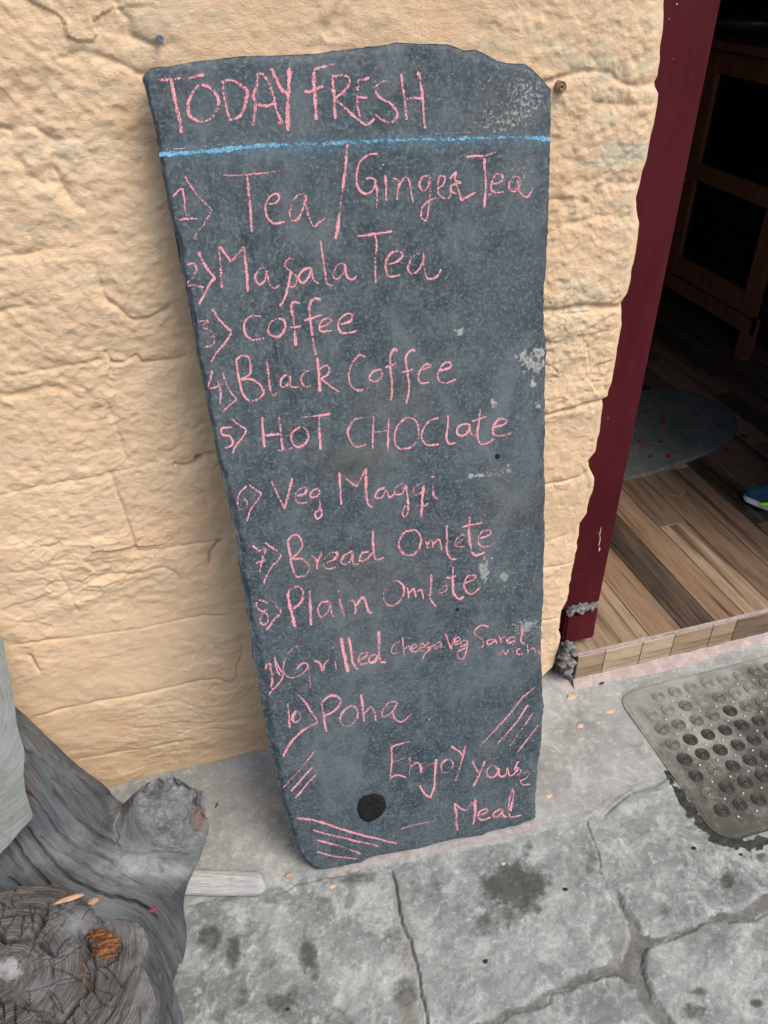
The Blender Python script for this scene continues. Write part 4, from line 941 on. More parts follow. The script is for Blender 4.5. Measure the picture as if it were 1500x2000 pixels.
PETR = simple('rug_red', (.22, .012, .02), .9, .1); PETG = simple('rug_green', (.07, .12, .05), .9, .1)
def flat_patch(name, outline, z, mat, parent, **kw):
    bm = bmesh.new(); bm.faces.new([bm.verts.new((x, y, z)) for x, y in outline]); me = bpy.data.meshes.new(name); bm.to_mesh(me); bm.free(); me.materials.append(mat); return link(name, me, parent, **kw)
for i, (x, y) in enumerate(((1248, 862), (1255, 873), (1270, 892), (1305, 891), (1293, 820), (1296, 826), (1403, 833), (1455, 852), (1419, 880), (1360, 812), (1336, 787), (1290, 863))):
    p = on_z(x, y, FZ+.008)[:2]-rc; a0 = rs.uniform(0, 3); r = .012*rs.uniform(.7, 1.2)
    flat_patch('petal', [(p[0]+r*(1+.3*math.sin(3*t+i))*math.cos(t)*math.cos(a0)-r*.55*math.sin(t)*math.sin(a0), p[1]+r*math.cos(t)*math.sin(a0)+r*.55*math.sin(t)*math.cos(a0)) for t in np.linspace(0, 2*math.pi, 14, endpoint=False)], .0082, PETR, rug)
bmg = bmesh.new()
for i in range(16):
    x, y = rs.uniform(1245, 1340), rs.uniform(770, 850); p = on_z(x, y, FZ+.008)[:2]-rc; a0 = rs.uniform(.7, 2.4); L = rs.uniform(.03, .08); q = p+L*np.array([math.cos(a0), math.sin(a0)]); n_ = np.array([-math.sin(a0), math.cos(a0)])*.0009
    mdp = (p+q)/2+n_*4; bmg.faces.new([bmg.verts.new((*v, .0083)) for v in (p-n_, p+n_, mdp+n_, q, mdp-n_)][:5])
me = bpy.data.meshes.new('stem_print'); bmg.to_mesh(me); bmg.free(); me.materials.append(PETG); link('stem_print', me, rug, kind='stuff')

# shoe just inside the door, its toe in view
SH = on_z(1447, 985, FZ); shoe = empty('shoe', (SH[0], SH[1], FZ), label='dark teal trainer with white sole and lime accent standing inside the doorway', category='shoe')
NAVY = simple('shoe_mesh', (.010, .045, .075), .8, .2, .25, 300, .001, 900); WHT = simple('shoe_sole', (.55, .56, .56), .6, .3); LIME = simple('shoe_lime', (.28, .75, .04), .6, .3); LACE = simple('shoe_lace', (.02, .06, .09), .8)
def shoe_sec(t, lo, hi, top=False):
    """half outline of the sole at t in 0..1 along 0.28 m"""
    wd = .050*(math.sin(math.pi*min(1, t*1.55+.02)*.5)**.6)*(1-.22*math.exp(-((t-.62)/.16)**2))*(1 if t < .88 else math.sqrt(max(.02, 1-((t-.88)/.125)**2)))
    return wd
bm = bmesh.new(); N_ = 26; K = 20; rows = []; rows2 = []
for i in range(N_):
    t = i/(N_-1)*.985+.008; wd = shoe_sec(t, 0, 0); x = t*.285; spring = .014*max(0, .22-t)/.22
    rows.append([bm.verts.new((x+ (0), wd*1.06*math.cos(a)*1.0, z+spring)) for a, z in ((0, .002), (0, .022), (math.pi, .022), (math.pi, .002))])
for A_, B_ in zip(rows[:-1], rows[1:]):
    for k in range(4): bm.faces.new((A_[k], A_[(k+1) % 4], B_[(k+1) % 4], B_[k]))
bm.faces.new(rows[0]); bm.faces.new(rows[-1][::-1]); bmesh.ops.recalc_face_normals(bm, faces=bm.faces[:])
bmesh.ops.bevel(bm, geom=[e for e in bm.edges if e.is_manifold and e.calc_face_angle(0) > .8], offset=.004, segments=2, affect='EDGES')
me = bpy.data.meshes.new('sole'); bm.to_mesh(me); bm.free(); me.materials.append(WHT); sole = link('sole', me, shoe)
bm = bmesh.new(); rows = []
for i in range(N_):
    t = i/(N_-1)*.975+.012; wd = shoe_sec(t, 0, 0); x = t*.285; spring = .014*max(0, .22-t)/.22
    hgt_ = .020+.045*sstep(0, .35, t)+.03*sstep(.35, .62, t)+.012*sstep(.75, 1, t)
    if i in (0,): hgt_ *= .6
    rows.append([bm.verts.new((x, wd*math.copysign(abs(math.cos(a))**.7, math.cos(a))*(1-.25*math.sin(a)), .021+spring+hgt_*float(abs(math.sin(a)))**.8)) for a in np.linspace(0, math.pi, K)])
for A_, B_ in zip(rows[:-1], rows[1:]):
    for k in range(K-1):
        mid_ = (A_[k].co+B_[k+1].co)/2
        if mid_.x > .165 and mid_.x < .27 and abs(mid_.y) < .022 and mid_.z > .07: continue
        bm.faces.new((A_[k], A_[k+1], B_[k+1], B_[k]))
bm.faces.new(rows[0][::-1]); bm.faces.new(rows[-1])
me = bpy.data.meshes.new('upper'); bm.to_mesh(me); bm.free(); me.materials.append(NAVY); me.polygons.foreach_set('use_smooth', [True]*len(me.polygons)); link('upper', me, shoe)
for k in range(4):
    me = box_me('lace', (.105+k*.02, -.022, .076+k*.0085), (.112+k*.02, .022, .080+k*.0085), LACE, .0015); link('lace', me, shoe)
lump('accent', (.052, -.041, .028), .014, LIME, shoe, s=2, amp=.1, sub=2, sq=(1.7, .30, .55)); lump('accent', (.052, .041, .028), .014, LIME, shoe, s=2, amp=.1, sub=2, sq=(1.7, .30, .55))
shoe.rotation_euler = (0, 0, rad(-18))

# dark cabinet on the far side of the room
CW = M('dark_teak'); cc_ = CW.mix(CW.rng(CW.noise(3, 5, .6, CW.map((9, 9, 1.5))), .3, .7), (.19, .075, .04), (.28, .12, .065)); CW.bump(CW.noise(6, 5, .6, CW.map((9, 9, 1.5))), .001, .5); CW = CW.done(cc_, .35, .45)
GL = simple('cabinet_glass', (.006, .007, .008), .08, .6, 0)
leg_p = on_z(1446, 706, FZ); CX = float(leg_p[0])
def on_x(x, y, Xc): d = ray(x, y); t = (Xc-CAM[0])/d[..., 0:1]; return CAM + d*t
q1 = on_x(1455, 690, CX); zt = float(on_x(1500, 92, CX)[2]); yfar = float(on_x(1392, 110, CX)[1]); zbm = float(on_x(1302, 545, CX)[2])
print('cab', CX, leg_p, zt, yfar, zbm, on_x(1372, 340, CX), on_x(1390, 150, CX), on_x(1480, 345, CX))
cab = empty('glass_cabinet', (CX, leg_p[1], FZ), label='dark wooden cabinet with small glass panes in the shadowed room', category='cabinet')
yn, yf = 0.0, 1.15; ztop = zt-FZ if zt > .6 else 1.0
ztop = min(max(ztop, .75), 1.5)
box('carcass', (.04, -.02, .16), (.42, yf-.005, ztop-.03), simple('cab_inside', (.03, .014, .008), .7), cab, .003)
box('top_board', (-.03, -.05, ztop-.028), (.45, yf+.03, ztop), CW, cab, .004)
box('skirt', (.002, 0, .10), (.028, yf-.05, .158), CW, cab, .003)
for y_ in (0.0, yf-.05):
    box('leg', (.0, y_, 0), (.045, y_+.045, .158), CW, cab, .003); box('leg', (.38, y_, 0), (.425, y_+.045, .158), CW, cab, .003)
dw = (yf-.02)/2
for k in range(2):
    dr_ = empty('cabinet_door', (0, .0+k*dw, .165)); dr_.parent = cab; hh = ztop-.03-.17
    for y0, y1, z0, z1 in ((.004, .075, 0, hh), (dw-.075, dw-.004, 0, hh), (.077, dw-.077, 0, .075), (.077, dw-.077, hh-.07, hh), (.077, dw-.077, hh*.5-.03, hh*.5+.03)):
        box('door_rail', (.0, y0, z0), (.028, y1, z1), CW, dr_, .003)
    for z0, z1 in ((.077, hh*.5-.032), (hh*.5+.032, hh-.072)):
        box('pane', (.016, .077, z0), (.021, dw-.077, z1), GL, dr_, 0)
    lump('knob', (-.012, dw-.03 if k == 0 else .03, hh*.45), .012, CW, dr_, amp=0, sub=2)
tray = empty('bowl', (CX+.16, leg_p[1]+.55, FZ+ztop), label='dim greenish bowl standing on the dark cabinet top', category='bowl')
bm = bmesh.new(); prof = [(.02, 0), (.07, .004), (.13, .03), (.15, .055), (.145, .056), (.125, .034), (.06, .010)]
R_ = [[bm.verts.new((math.cos(a)*k, math.sin(a)*k, z)) for a in np.linspace(0, 2*math.pi, 32, endpoint=False)] for k, z in prof]
for q in range(32):
    for A_, B_ in zip(R_[:-1], R_[1:]): bm.faces.new((A_[q], A_[(q+1) % 32], B_[(q+1) % 32], B_[q]))
bm.faces.new(R_[0][::-1]); bm.faces.new(R_[-1]); me = bpy.data.meshes.new('bowl_shell'); bm.to_mesh(me); bm.free(); me.materials.append(simple('green_glaze', (.07, .10, .08), .3, .5)); me.polygons.foreach_set('use_smooth', [True]*len(me.polygons)); link('bowl_shell', me, tray)

# ================================================================== RUBBER MAT
def mat_mat():
    m = M('clear_grey_plastic'); c = m.mix(m.rng(m.noise(14, 5, .65), .35, .65), (.235, .24, .215), (.33, .335, .305))
    d = m.math('MULTIPLY', m.rng(m.math('ADD', m.noise(11, 6, .7, m.map((1, 1, 1), loc=(2, 2, 2))), m.math('MULTIPLY', m.attr('grime'), .32)), .48, .84), .9)
    c = m.mix(d, c, (.060, .060, .048)); c = m.mix(m.rng(m.noise(90, 4, .7), .55, .7, 0, .35), c, (.36, .38, .35))
    m.bump(m.noise(120, 4, .6), .0015, .5)
    m.lk(m.rng(m.noise(20, 3, .5), .3, .7, .72, .86), m.b.inputs['Alpha'])
    return m.done(c, .72, .15)
MATM = mat_mat()
mx0, mx1, my0, my1 = .862, 1.60, -.468, -.082
def cornered(x, y, r=.035):
    return x, y
bath = empty('rubber_mat', (mx0, my0, 0), label='translucent grey rubber mat with rows of round suction cups before the doorstep', category='mat')
W_, H_ = mx1-mx0, my1-my0; rr = .045
def rrect(ins_, n=10):
    o = []
    for cx, cy, a0 in ((W_-rr, H_-rr, 0), (rr, H_-rr, 90), (rr, rr, 180), (W_-rr, rr, 270)):
        for k in range(n+1):
            a = rad(a0+90*k/n); o.append((cx+(rr-ins_)*math.cos(a), cy+(rr-ins_)*math.sin(a)))
    return np.array(o)
# sheet: grid clipped by mapping the unit square to the rounded outline, gently wavy
gu, gv = np.meshgrid(np.linspace(0, 1, 150), np.linspace(0, 1, 90)); sx_, sy_ = gu*W_, gv*H_
def roundmap(sx_, sy_):
    cx = np.clip(sx_, rr, W_-rr); cy = np.clip(sy_, rr, H_-rr); dx, dy = sx_-cx, sy_-cy; m_ = np.maximum(np.abs(dx), np.abs(dy)); L = np.hypot(dx, dy)+1e-9; k = m_/L; return cx+dx*k, cy+dy*k
sx_, sy_ = roundmap(sx_, sy_); ed = np.minimum(np.minimum(gu*W_, (1-gu)*W_), np.minimum(gv*H_, (1-gv)*H_))
wav = .0062+.0012*fbm(sx_*7, sy_*7, s=401, o=2); zt_ = wav + .0008*np.exp(-((ed-.004)/.003)**2) - .0035*(1-sstep(0, .004, ed))
Vt = np.stack([sx_, sy_, zt_], -1); Vb = np.stack([sx_, sy_, wav-.003], -1); nn_ = gu.size
rim = np.r_[np.arange(150), np.arange(1, 90)*150+149, 89*150+np.arange(148, -1, -1), np.arange(88, 0, -1)*150]
F1_ = grid_faces(90, 150); F2_ = F1_[:, ::-1]+nn_; F3_ = np.stack([rim, rim+nn_, np.roll(rim, -1)+nn_, np.roll(rim, -1)], -1)
gr = np.clip(.2+1.1*sstep(.30, .0, sy_)+.5*sstep(.1, .35, sx_)-.5*sstep(.32, .38, sy_), 0, 1)
link('sheet', mesh('sheet', np.vstack([Vt.reshape(-1, 3), Vb.reshape(-1, 3)]), np.vstack([F1_, F2_, F3_]), MATM, True, {'grime': np.r_[gr.ravel(), gr.ravel()]}), bath)
CUPA = simple('cup_clear', (.18, .19, .17), .6, .2, .2, 60); CUPB = simple('cup_dirty', (.035, .036, .031), .55, .25, .35, 120); CUPC = simple('cup_half', (.11, .115, .10), .55, .25, .4, 90); DOT = simple('pale_stud', (.42, .43, .41), .4, .5)
def cup_me(m, r=.0150):
    bm = bmesh.new(); prof = [(1.0, 0), (.97, .0012), (.92, .0013), (.88, .0001), (.80, .0001), (.77, .0014), (.71, .0014), (.67, .0001), (.52, .0001), (.49, .0013), (.43, .0013), (.39, .0001), (.2, .0001), (.16, .0011), (.10, .0016)]
    N = 22; R_ = [[bm.verts.new((math.cos(a)*k*r, math.sin(a)*k*r, z)) for a in np.linspace(0, 2*math.pi, N, endpoint=False)] for k, z in prof]
    for q in range(N):
        for A_, B_ in zip(R_[:-1], R_[1:]): bm.faces.new((A_[q], A_[(q+1) % N], B_[(q+1) % N], B_[q]))
    bm.faces.new(R_[-1]); me = bpy.data.meshes.new('suction_cup'); bm.to_mesh(me); bm.free(); me.materials.append(m); me.polygons.foreach_set('use_smooth', [True]*len(me.polygons)); return me
cups = [cup_me(m) for m in (CUPA, CUPC, CUPB)]
stud = lump('stud', (0, 0, 0), .0028, DOT, bath, amp=0, sub=1, sq=(1, 1, .6)); studme = stud.data; bpy.data.objects.remove(stud)
# measured pitch of the cups: rows run diagonally (staggered)
pA = on_z(np.array([1281, 1313, 1347, 1378, 1410, 1441]), np.array([1334, 1325, 1316, 1308, 1299, 1290]), .0065)
print('cup row', np.round(pA, 3)); print('col', np.round(on_z(np.array([1267, 1289, 1310, 1332, 1354, 1380, 1406]), np.array([1375, 1405, 1440, 1472, 1503, 1535, 1572]), .0065), 3))
def wavz(x, y): return float(.0062+.0012*fbm(np.array(x*7), np.array(y*7), s=401, o=2))
for r_ in range(9):
    for c_ in range(17):
        x = .044+c_*.0425; y = H_-.036-r_*.0415
        if r_ == 0 and c_ == 0: continue
        if x > W_-.03 or y < .02: continue
        g_ = .22+.95*sstep(.05, .17, H_-y)+.35*sstep(.05, .3, x)-.3+rs.uniform(-.25, .25)
        o = link('suction_cup', cups[0 if g_ < .35 else 1 if g_ < .75 else 2], bath); o.location = (x+rs.uniform(-.001, .001), y+rs.uniform(-.001, .001), wavz(x, y)+.0004); s_ = rs.uniform(.94, 1.06); o.scale = (s_, s_, 1)
        if rs.random() < .9 and y-.019 > .015:
            o = link('stud', studme, bath); o.location = (x+.0212, y-.0208, wavz(x+.0212, y-.02)+.001)

# ================================================================== DRIFTWOOD STUMP
def sd_cone(P, a, b, ra, rb):
    a, b = np.array(a), np.array(b); ba = b-a; pa = P-a; h = np.clip((pa@ba)/(ba@ba), 0, 1); return np.linalg.norm(pa-h[..., None]*ba, axis=-1)-(ra+(rb-ra)*h)
def smin(a, b, k): h = np.clip(.5+.5*(b-a)/k, 0, 1); return b*(1-h)+a*h-k*h*(1-h)
RT_C = on_z(2, 1912, .315)                       # centre of the sawn ring face
rn = np.array([.06, .12, 1.0]); rn /= np.linalg.norm(rn)
st_c = on_z(343, 1574, .175); st_n = np.array([.50, -.42, .62]); st_n /= np.linalg.norm(st_n)   # the knot stub
LOB = [(on_z(195, 1915, .305), .050), (on_z(232, 1850, .305), .034), (on_z(215, 1985, .305), .055)]
base_r = on_z(262, 1900, 0.06); lup = on_z(-45, 1452, .30)
def trunk_sdf(P):
    d = sd_cone(P, RT_C+[0, 0, .08], RT_C*[1, 1, 0]+[-.02, .05, -.05], .124, .150)
    for c_, r_ in LOB: d = smin(d, sd_cone(P, c_+[0, 0, .06], c_*[1, 1, 0]+[-.0, .03, .0], r_, r_+.012), .016)
    return d
def log_sdf(P):
    d = np.maximum(trunk_sdf(P), (P-RT_C)@rn)
    d = smin(d, sd_cone(P, on_z(150, 1640, .115), lup, .088, .078), .04)
    d = smin(d, sd_cone(P, on_z(232, 1725, .06), st_c+st_n*.05, .098, .069), .03)
    d = smin(d, sd_cone(P, on_z(262, 1860, .0), on_z(215, 1760, .10), .085, .090), .05)
    d = smin(d, sd_cone(P, on_z(130, 1760, .10), on_z(-40, 1650, .15), .085, .085), .04)
    d = np.maximum(d, np.where(np.linalg.norm(P-st_c, axis=-1) < .14, (P-st_c)@st_n, -1))
    d = np.maximum(d, -P[..., 2]-.004); d = np.maximum(d, P[..., 1]+.004); d = np.maximum(d, -.64-P[..., 0]); return np.maximum(d, -.78-P[..., 1])
h_ = .0038
ax = [np.arange(-.66, -.03, h_), np.arange(-.80, .02, h_), np.arange(-.015, .42, h_)]
Gx, Gy, Gz = np.meshgrid(*ax, indexing='ij'); D = np.empty(Gx.shape, np.float32)
for i in range(0, len(ax[0]), 20): D[i:i+20] = log_sdf(np.stack([Gx[i:i+20], Gy[i:i+20], Gz[i:i+20]], -1))
del Gx, Gy, Gz
def surface_nets(D, ax, h):
    s = D < 0; n = np.array(D.shape)-1; c = np.zeros(n, np.int8)
    for dx in (0, 1):
        for dy in (0, 1):
            for dz in (0, 1): c += s[dx:n[0]+dx, dy:n[1]+dy, dz:n[2]+dz]
    act = (c > 0) & (c < 8); idx = -np.ones(n, np.int64); I = np.argwhere(act); idx[act] = np.arange(len(I))
    acc = np.zeros((len(I), 3)); cnt = np.zeros(len(I))
    cor = [(x, y, z) for x in (0, 1) for y in (0, 1) for z in (0, 1)]
    for a in cor:
        for k in range(3):
            if a[k]: continue
            b = list(a); b[k] = 1; da = D[tuple((I+a).T)]; db = D[tuple((I+b).T)]; m = (da < 0) != (db < 0)
            t = np.where(m, da/(da-db+1e-12), 0); p = np.array(a)+t[:, None]*(np.array(b)-np.array(a)); acc[m] += p[m]; cnt[m] += 1
    V = (I+acc/cnt[:, None])*h+np.array([a[0] for a in ax]); Fs = []
    for k in range(3):
        u, v = (k+1) % 3, (k+2) % 3; sl0 = [slice(1, -1)]*3; A_ = s.copy()
        lo = [slice(None)]*3; hi = [slice(None)]*3; lo[k] = slice(None, -1); hi[k] = slice(1, None)
        ch = s[tuple(lo)] != s[tuple(hi)]; E = np.argwhere(ch); E = E[(E[:, u] > 0) & (E[:, v] > 0) & (E[:, u] < n[u]) & (E[:, v] < n[v])]
        def g(du, dv): q = E.copy(); q[:, u] -= du; q[:, v] -= dv; return idx[tuple(q.T)]
        f = np.stack([g(0, 0), g(1, 0), g(1, 1), g(0, 1)], -1); fl_ = s[tuple(E.T)]; f[~fl_] = f[~fl_][:, ::-1]; Fs.append(f[(f >= 0).all(1)])
    return V, np.vstack(Fs)
Vl, Fl = surface_nets(D, ax, h_); del D
me0 = mesh('tmp', Vl, Fl, None); ob0 = link('tmp', me0); md = ob0.modifiers.new('s', 'SUBSURF'); md.levels = 1; md.subdivision_type = 'CATMULL_CLARK'
dg = bpy.context.evaluated_depsgraph_get(); ev = ob0.evaluated_get(dg).to_mesh()
nv = len(ev.vertices); Vl = np.empty(nv*3, np.float32); ev.vertices.foreach_get('co', Vl); Vl = Vl.reshape(-1, 3).astype(float); Nl = np.empty(nv*3, np.float32); ev.vertices.foreach_get('normal', Nl); Nl = Nl.reshape(-1, 3).astype(float)
nf = len(ev.polygons); Fl = np.empty(nf*4, np.int32); ev.loops.foreach_get('vertex_index', Fl); Fl = Fl.reshape(-1, 4)
bpy.data.objects.remove(ob0)
px_, py_ = pix(Vl)
CR = {}
def cz(s): a = pts(s); return np.stack([a[:, 0]/3.409, a[:, 1]/3.41+1500], -1)      # from the enlarged crop of the wood
cracks = [('90,480 140,560 200,640 290,740 380,855', 2.6, .014), ('180,400 290,540 400,670 500,750 600,805 700,845 800,865 900,890 1000,940', 2.3, .012), ('1000,940 1080,1020 1140,1120 1180,1220 1210,1330', 1.6, .006),
  ('165,150 230,200 310,300 400,440 500,520 600,560 700,600 780,650', 1.5, .007), ('355,150 450,260 540,360 640,430 760,500', 1.5, .007), ('270,460 340,520 430,560 540,620 640,700 700,750 800,790', 1.3, .005), ('50,740 120,780 200,840', 2.2, .010), ('55,570 100,640 150,690', 1.2, .005),
  ('700,740 820,790 960,800', 1.0, .003), ('640,180 740,185 800,150', 1.2, .004), ('345,70 420,110 520,150 620,190', 1.0, .004), ('330,-90 440,-20 560,60', 1.2, .005), ('130,-150 200,-100 260,-60 330,-10', 2.0, .009), ('760,480 830,560 960,570 1100,550 1250,570', 1.2, .004),
  ('930,1000 1010,1090 1080,1200 1130,1330 1160,1500', 1.4, .005), ('960,1180 1030,1300 1080,1440 1100,1600', 1.4, .005), ('920,1300 980,1420 1020,1560 1040,1700', 1.3, .004), ('1180,1250 1200,1400 1215,1600', 1.2, .004), ('800,300 770,380 780,470', 1.2, .004), ('960,60 900,160 870,240', 1.6, .007)]
gx2 = px_+2.5*vn(px_*.06, py_*.06, s=501); gy2 = py_+2.5*vn(px_*.06, py_*.06, 5.0, s=502)
facing = (Nl*(CAM-Vl)).sum(1) > 0
dsp = np.zeros(nv)
for s, wd, dp in cracks:
    d = seg_dist(gx2, gy2, cz(s), 12); dsp -= dp*1.25*np.exp(-(d/max(wd*.95, 1.45))**2)*facing
# grain coordinates: strands sweep round the ring axis and turn down the right flank; circles round the stub
FLOW = crom(pts('-160,1370 -80,1460 0,1545 53,1617 117,1695 176,1732 235,1752 288,1778 326,1823 347,1881 356,1950 360,2080'), 8)
psi = np.full(nv, 1e9); sal = np.zeros(nv); L0 = 0.0; fxw = px_+4*vn(px_*.012, py_*.012, s=511); fyw = py_+4*vn(px_*.012, py_*.012, 7., s=512)
for (ax1, ay1), (bx1, by1) in zip(FLOW[:-1], FLOW[1:]):
    dx, dy = bx1-ax1, by1-ay1; L1 = math.hypot(dx, dy)
    if L1 < 1e-6: continue
    t = np.clip(((fxw-ax1)*dx+(fyw-ay1)*dy)/(L1*L1), 0, 1); ex, ey = fxw-ax1-t*dx, fyw-ay1-t*dy; d = np.hypot(ex, ey)
    q = d < np.abs(psi); sg = np.where(dx*ey-dy*ex > 0, -1.0, 1.0); psi[q] = (d*sg)[q]; sal[q] = (L0+t*L1)[q]; L0 += L1
c2 = np.array(pix(st_c)); r2 = np.hypot(px_-c2[0], (py_-c2[1])*.85); wst = sstep(118, 84, r2)*sstep(1690, 1640, py_)
g1 = psi*(1-wst)+(r2*1.1)*wst
gr_ = np.stack([g1*.085, sal*.0065*(1-wst)+np.arctan2(py_-c2[1], px_-c2[0])*.8*wst, .002*px_], -1)
dsp += .0011*fbm(g1*.06, sal*.01, s=520, o=3)+.0005*vn(g1*.2, sal*.015, s=523)+.004*fbm(Vl[:, 0]*9, Vl[:, 1]*9, Vl[:, 2]*9, s=530, o=3)
onst = (np.abs((Vl-st_c)@st_n) < .010) & (np.linalg.norm(Vl-st_c, axis=1) < .085)
so_ = sstep(.078, .060, np.linalg.norm(Vl-st_c, axis=1))*onst
dsp = dsp*(1-so_*.7) + so_*(.005*fbm(px_*.05, py_*.05, s=540, o=3) - .010*np.abs(fbm(px_*.055, py_*.045, s=545, o=4)) + .0015 - .012*sstep(60, 25, r2)*(.6+.5*vn(px_*.05, py_*.05, s=548)))
for s, wd, dp in (('388,1562 391,1580 386,1612', 7, .022), ('278,1560 300,1552 330,1556 352,1560', 3, .008), ('272,1590 284,1620 310,1648 350,1662', 3.5, .012), ('330,1620 350,1640 365,1655', 4, .012), ('300,1515 318,1530 318,1555', 3.5, .010), ('282,1530 276,1560', 4, .010), ('310,1590 330,1602 356,1600', 2.5, .007), ('300,1612 320,1622 340,1618', 2.5, .006)):
    dsp -= dp*np.exp(-(seg_dist(gx2, gy2, pts(s), 30)/wd)**2)*so_
redm = .55*so_*(np.exp(-(np.hypot((px_-397)/10, (py_-1600)/24))**2)+.5*np.exp(-(np.hypot((px_-356)/8, (py_-1532)/6))**2)) + .18*np.exp(-(np.hypot((px_-60)/14, (py_-1545)/40))**2)*facing
rotshadem = so_*(.30*sstep(74, 50, r2)+.6*np.exp(-(np.hypot((px_-372)/16, (py_-1595)/22))**2)+.5*np.exp(-(np.hypot((px_-300)/22, (py_-1545)/22))**2))  # rot tone, also painting shade into the stub's hollows to give it shape
palem = facing*(.35*so_+.8*np.exp(-(np.hypot((px_-250)/75, (py_-1690)/34))**2)+.6*np.exp(-(np.hypot((px_-228)/14, (py_-1590)/45))**2)+.7*so_*np.exp(-((r2-68)/12)**2)*sstep(1600, 1540, py_)+.5*np.exp(-(np.hypot((px_-330)/60, (py_-1700)/20))**2)+.6*so_*np.exp(-(np.hypot((px_-352)/16, (py_-1535)/11))**2))  # worn pale patches plus a painted highlight along the stub's upper rim
topface = np.abs((Vl-RT_C)@rn) < .004
Vl += Nl*dsp[:, None]; hq = (Vl-RT_C)@rn; tr_ = trunk_sdf(Vl) < .010; Vl -= (np.where(tr_, np.maximum(hq+.020, 0), 0))[:, None]*rn; Vl[:, 1] = np.minimum(Vl[:, 1], -.0005)
stump = empty('driftwood_stump', (RT_C[0], RT_C[1], 0), label='large weathered grey driftwood stump with sawn ring face and broken knot, left of the slate', category='driftwood')
off2 = np.array([RT_C[0], RT_C[1], 0])
link('trunk', mesh('trunk', Vl-off2, Fl, LOG, True, {'grain': gr_, 'red': np.clip(redm, 0, 1), 'rot': np.clip(rotshadem, 0, 1), 'pale': np.clip(palem, 0, 1)}), stump)
# sawn ring face: a polar sheet that follows the trunk's outline at the cut
t1 = np.cross(rn, [0, 1, 0]); t1 /= np.linalg.norm(t1); t2 = np.cross(rn, t1); NA, NR = 520, 150
an = np.linspace(0, 2*math.pi, NA, endpoint=False); dirs = np.cos(an)[:, None]*t1+np.sin(an)[:, None]*t2
Rr = np.full(NA, .05); 
for it in range(90):
    dd = trunk_sdf(RT_C+dirs*Rr[:, None]-rn*.004); Rr = np.clip(Rr - np.clip(dd, -.01, .01)*.8, .03, .30)
Rr = Rr+.004*vn(np.cos(an)*7, np.sin(an)*7, s=560)+.0015*vn(np.cos(an)*40, np.sin(an)*40, s=561)-.001
rr_ = np.linspace(0, 1, NR)**.9
PR_ = RT_C + dirs[None]*(Rr[None, :, None]*rr_[:, None, None]); fx, fy = pix(PR_)
RRm = Rr[None]*rr_[:, None]; ang2 = np.broadcast_to(an[None], RRm.shape)
fx2 = fx+3*vn(fx*.05, fy*.05, s=570)+1.2*vn(fx*.2, fy*.2, s=572); fy2 = fy+3*vn(fx*.05, fy*.05, 9., s=571)+1.2*vn(fx*.2, fy*.2, 3., s=573)
hz = .0012*fbm(np.cos(ang2)*RRm*30, np.sin(ang2)*RRm*30, s=580, o=3) + .0007*np.sin(RRm*1500+3*vn(np.cos(ang2)*3, np.sin(ang2)*3, s=581))*sstep(.02, .05, RRm)
# broken blocks: stepped sectors
blk = vn(np.round((ang2+.25*np.sin(RRm*60))*5.2)*1.7, np.round(RRm*22)*1.3, s=590); hz += .0028*blk*sstep(.05, .09, RRm)
for s, wd, dp in (('0,1110 40,1150 150,1135 230,1115 260,1060 280,1010 300,960', 4.2, .020), ('250,1150 300,1190 370,1245', 3.4, .016), ('370,1240 440,1130 500,1080', 2.6, .012), ('130,1130 140,1060 160,990', 1.8, .008), ('120,1340 160,1270 210,1200 245,1150', 1.3, .006), ('320,1270 345,1340 355,1400', 1.3, .006), ('170,1490 260,1480 340,1430 400,1400', 1.4, .007),
   ('350,1705 450,1650 520,1570 560,1520 590,1450', 3.6, .018), ('0,1530 30,1600 20,1700', 2.0, .009), ('500,1080 545,1130 600,1180 590,1250', 7, .022), ('590,1250 600,1340 600,1440', 8, .022), ('600,1290 700,1290 770,1250 790,1190', 5, .016), ('75,860 90,930', 1.4, .006), ('320,880 310,960', 1.6, .007), ('395,900 380,980', 1.2, .005), ('350,1560 370,1690', 1.2, .005), ('420,1000 350,1110 330,1180', 1.6, .007), ('190,1480 200,1560 180,1640', 1.0, .004), ('640,1465 700,1480 760,1500', 1.6, .006), ('860,1350 910,1300', 1.2, .004)):
    d = seg_dist(fx2, fy2, cz(s), 30); hz -= dp*np.exp(-(d/wd)**2)
for k in range(80):
    a0 = rs.uniform(0, 2*math.pi); r0_ = rs.uniform(.03, .12); d = np.abs(np.arctan2(np.sin(ang2-a0-.15*np.sin(RRm*50+k)), np.cos(ang2-a0-.15*np.sin(RRm*50+k))))*RRm
    hz -= .0065*np.exp(-(d/.0010)**2)*sstep(r0_, r0_+.01, RRm)*sstep(r0_+rs.uniform(.04, .1), r0_+.03, RRm)
hz += -.006*sstep(.93, 1.0, rr_)[:, None]; hz += .001
PR_ = PR_ + hz[..., None]*rn; PR_[-1] -= rn*.032
PRw = np.concatenate([PR_, PR_[:, :1]], 1); RW_ = np.concatenate([RRm, RRm[:, :1]], 1); AW = np.concatenate([ang2, ang2[:, :1]+2*math.pi], 1)
grR = np.stack([RW_*150, np.cos(AW)*1.2, np.sin(AW)*1.2], -1)
rdR = .45*np.exp(-(np.hypot((np.concatenate([fx, fx[:, :1]], 1)-172)/14, (np.concatenate([fy, fy[:, :1]], 1)-1905)/26))**2)
FXW, FYW = np.concatenate([fx, fx[:, :1]], 1), np.concatenate([fy, fy[:, :1]], 1); nzr = .35*fbm(FXW*.06, FYW*.06, s=595, o=4)
plR = sstep(1.2, .6, np.hypot((FXW-18)/27, (FYW-1892)/24)+nzr) + .45*np.exp(-(np.hypot((FXW-150)/40, (FYW-1800)/22))**2) + .4*sstep(.75, .95, RW_/Rr.max())
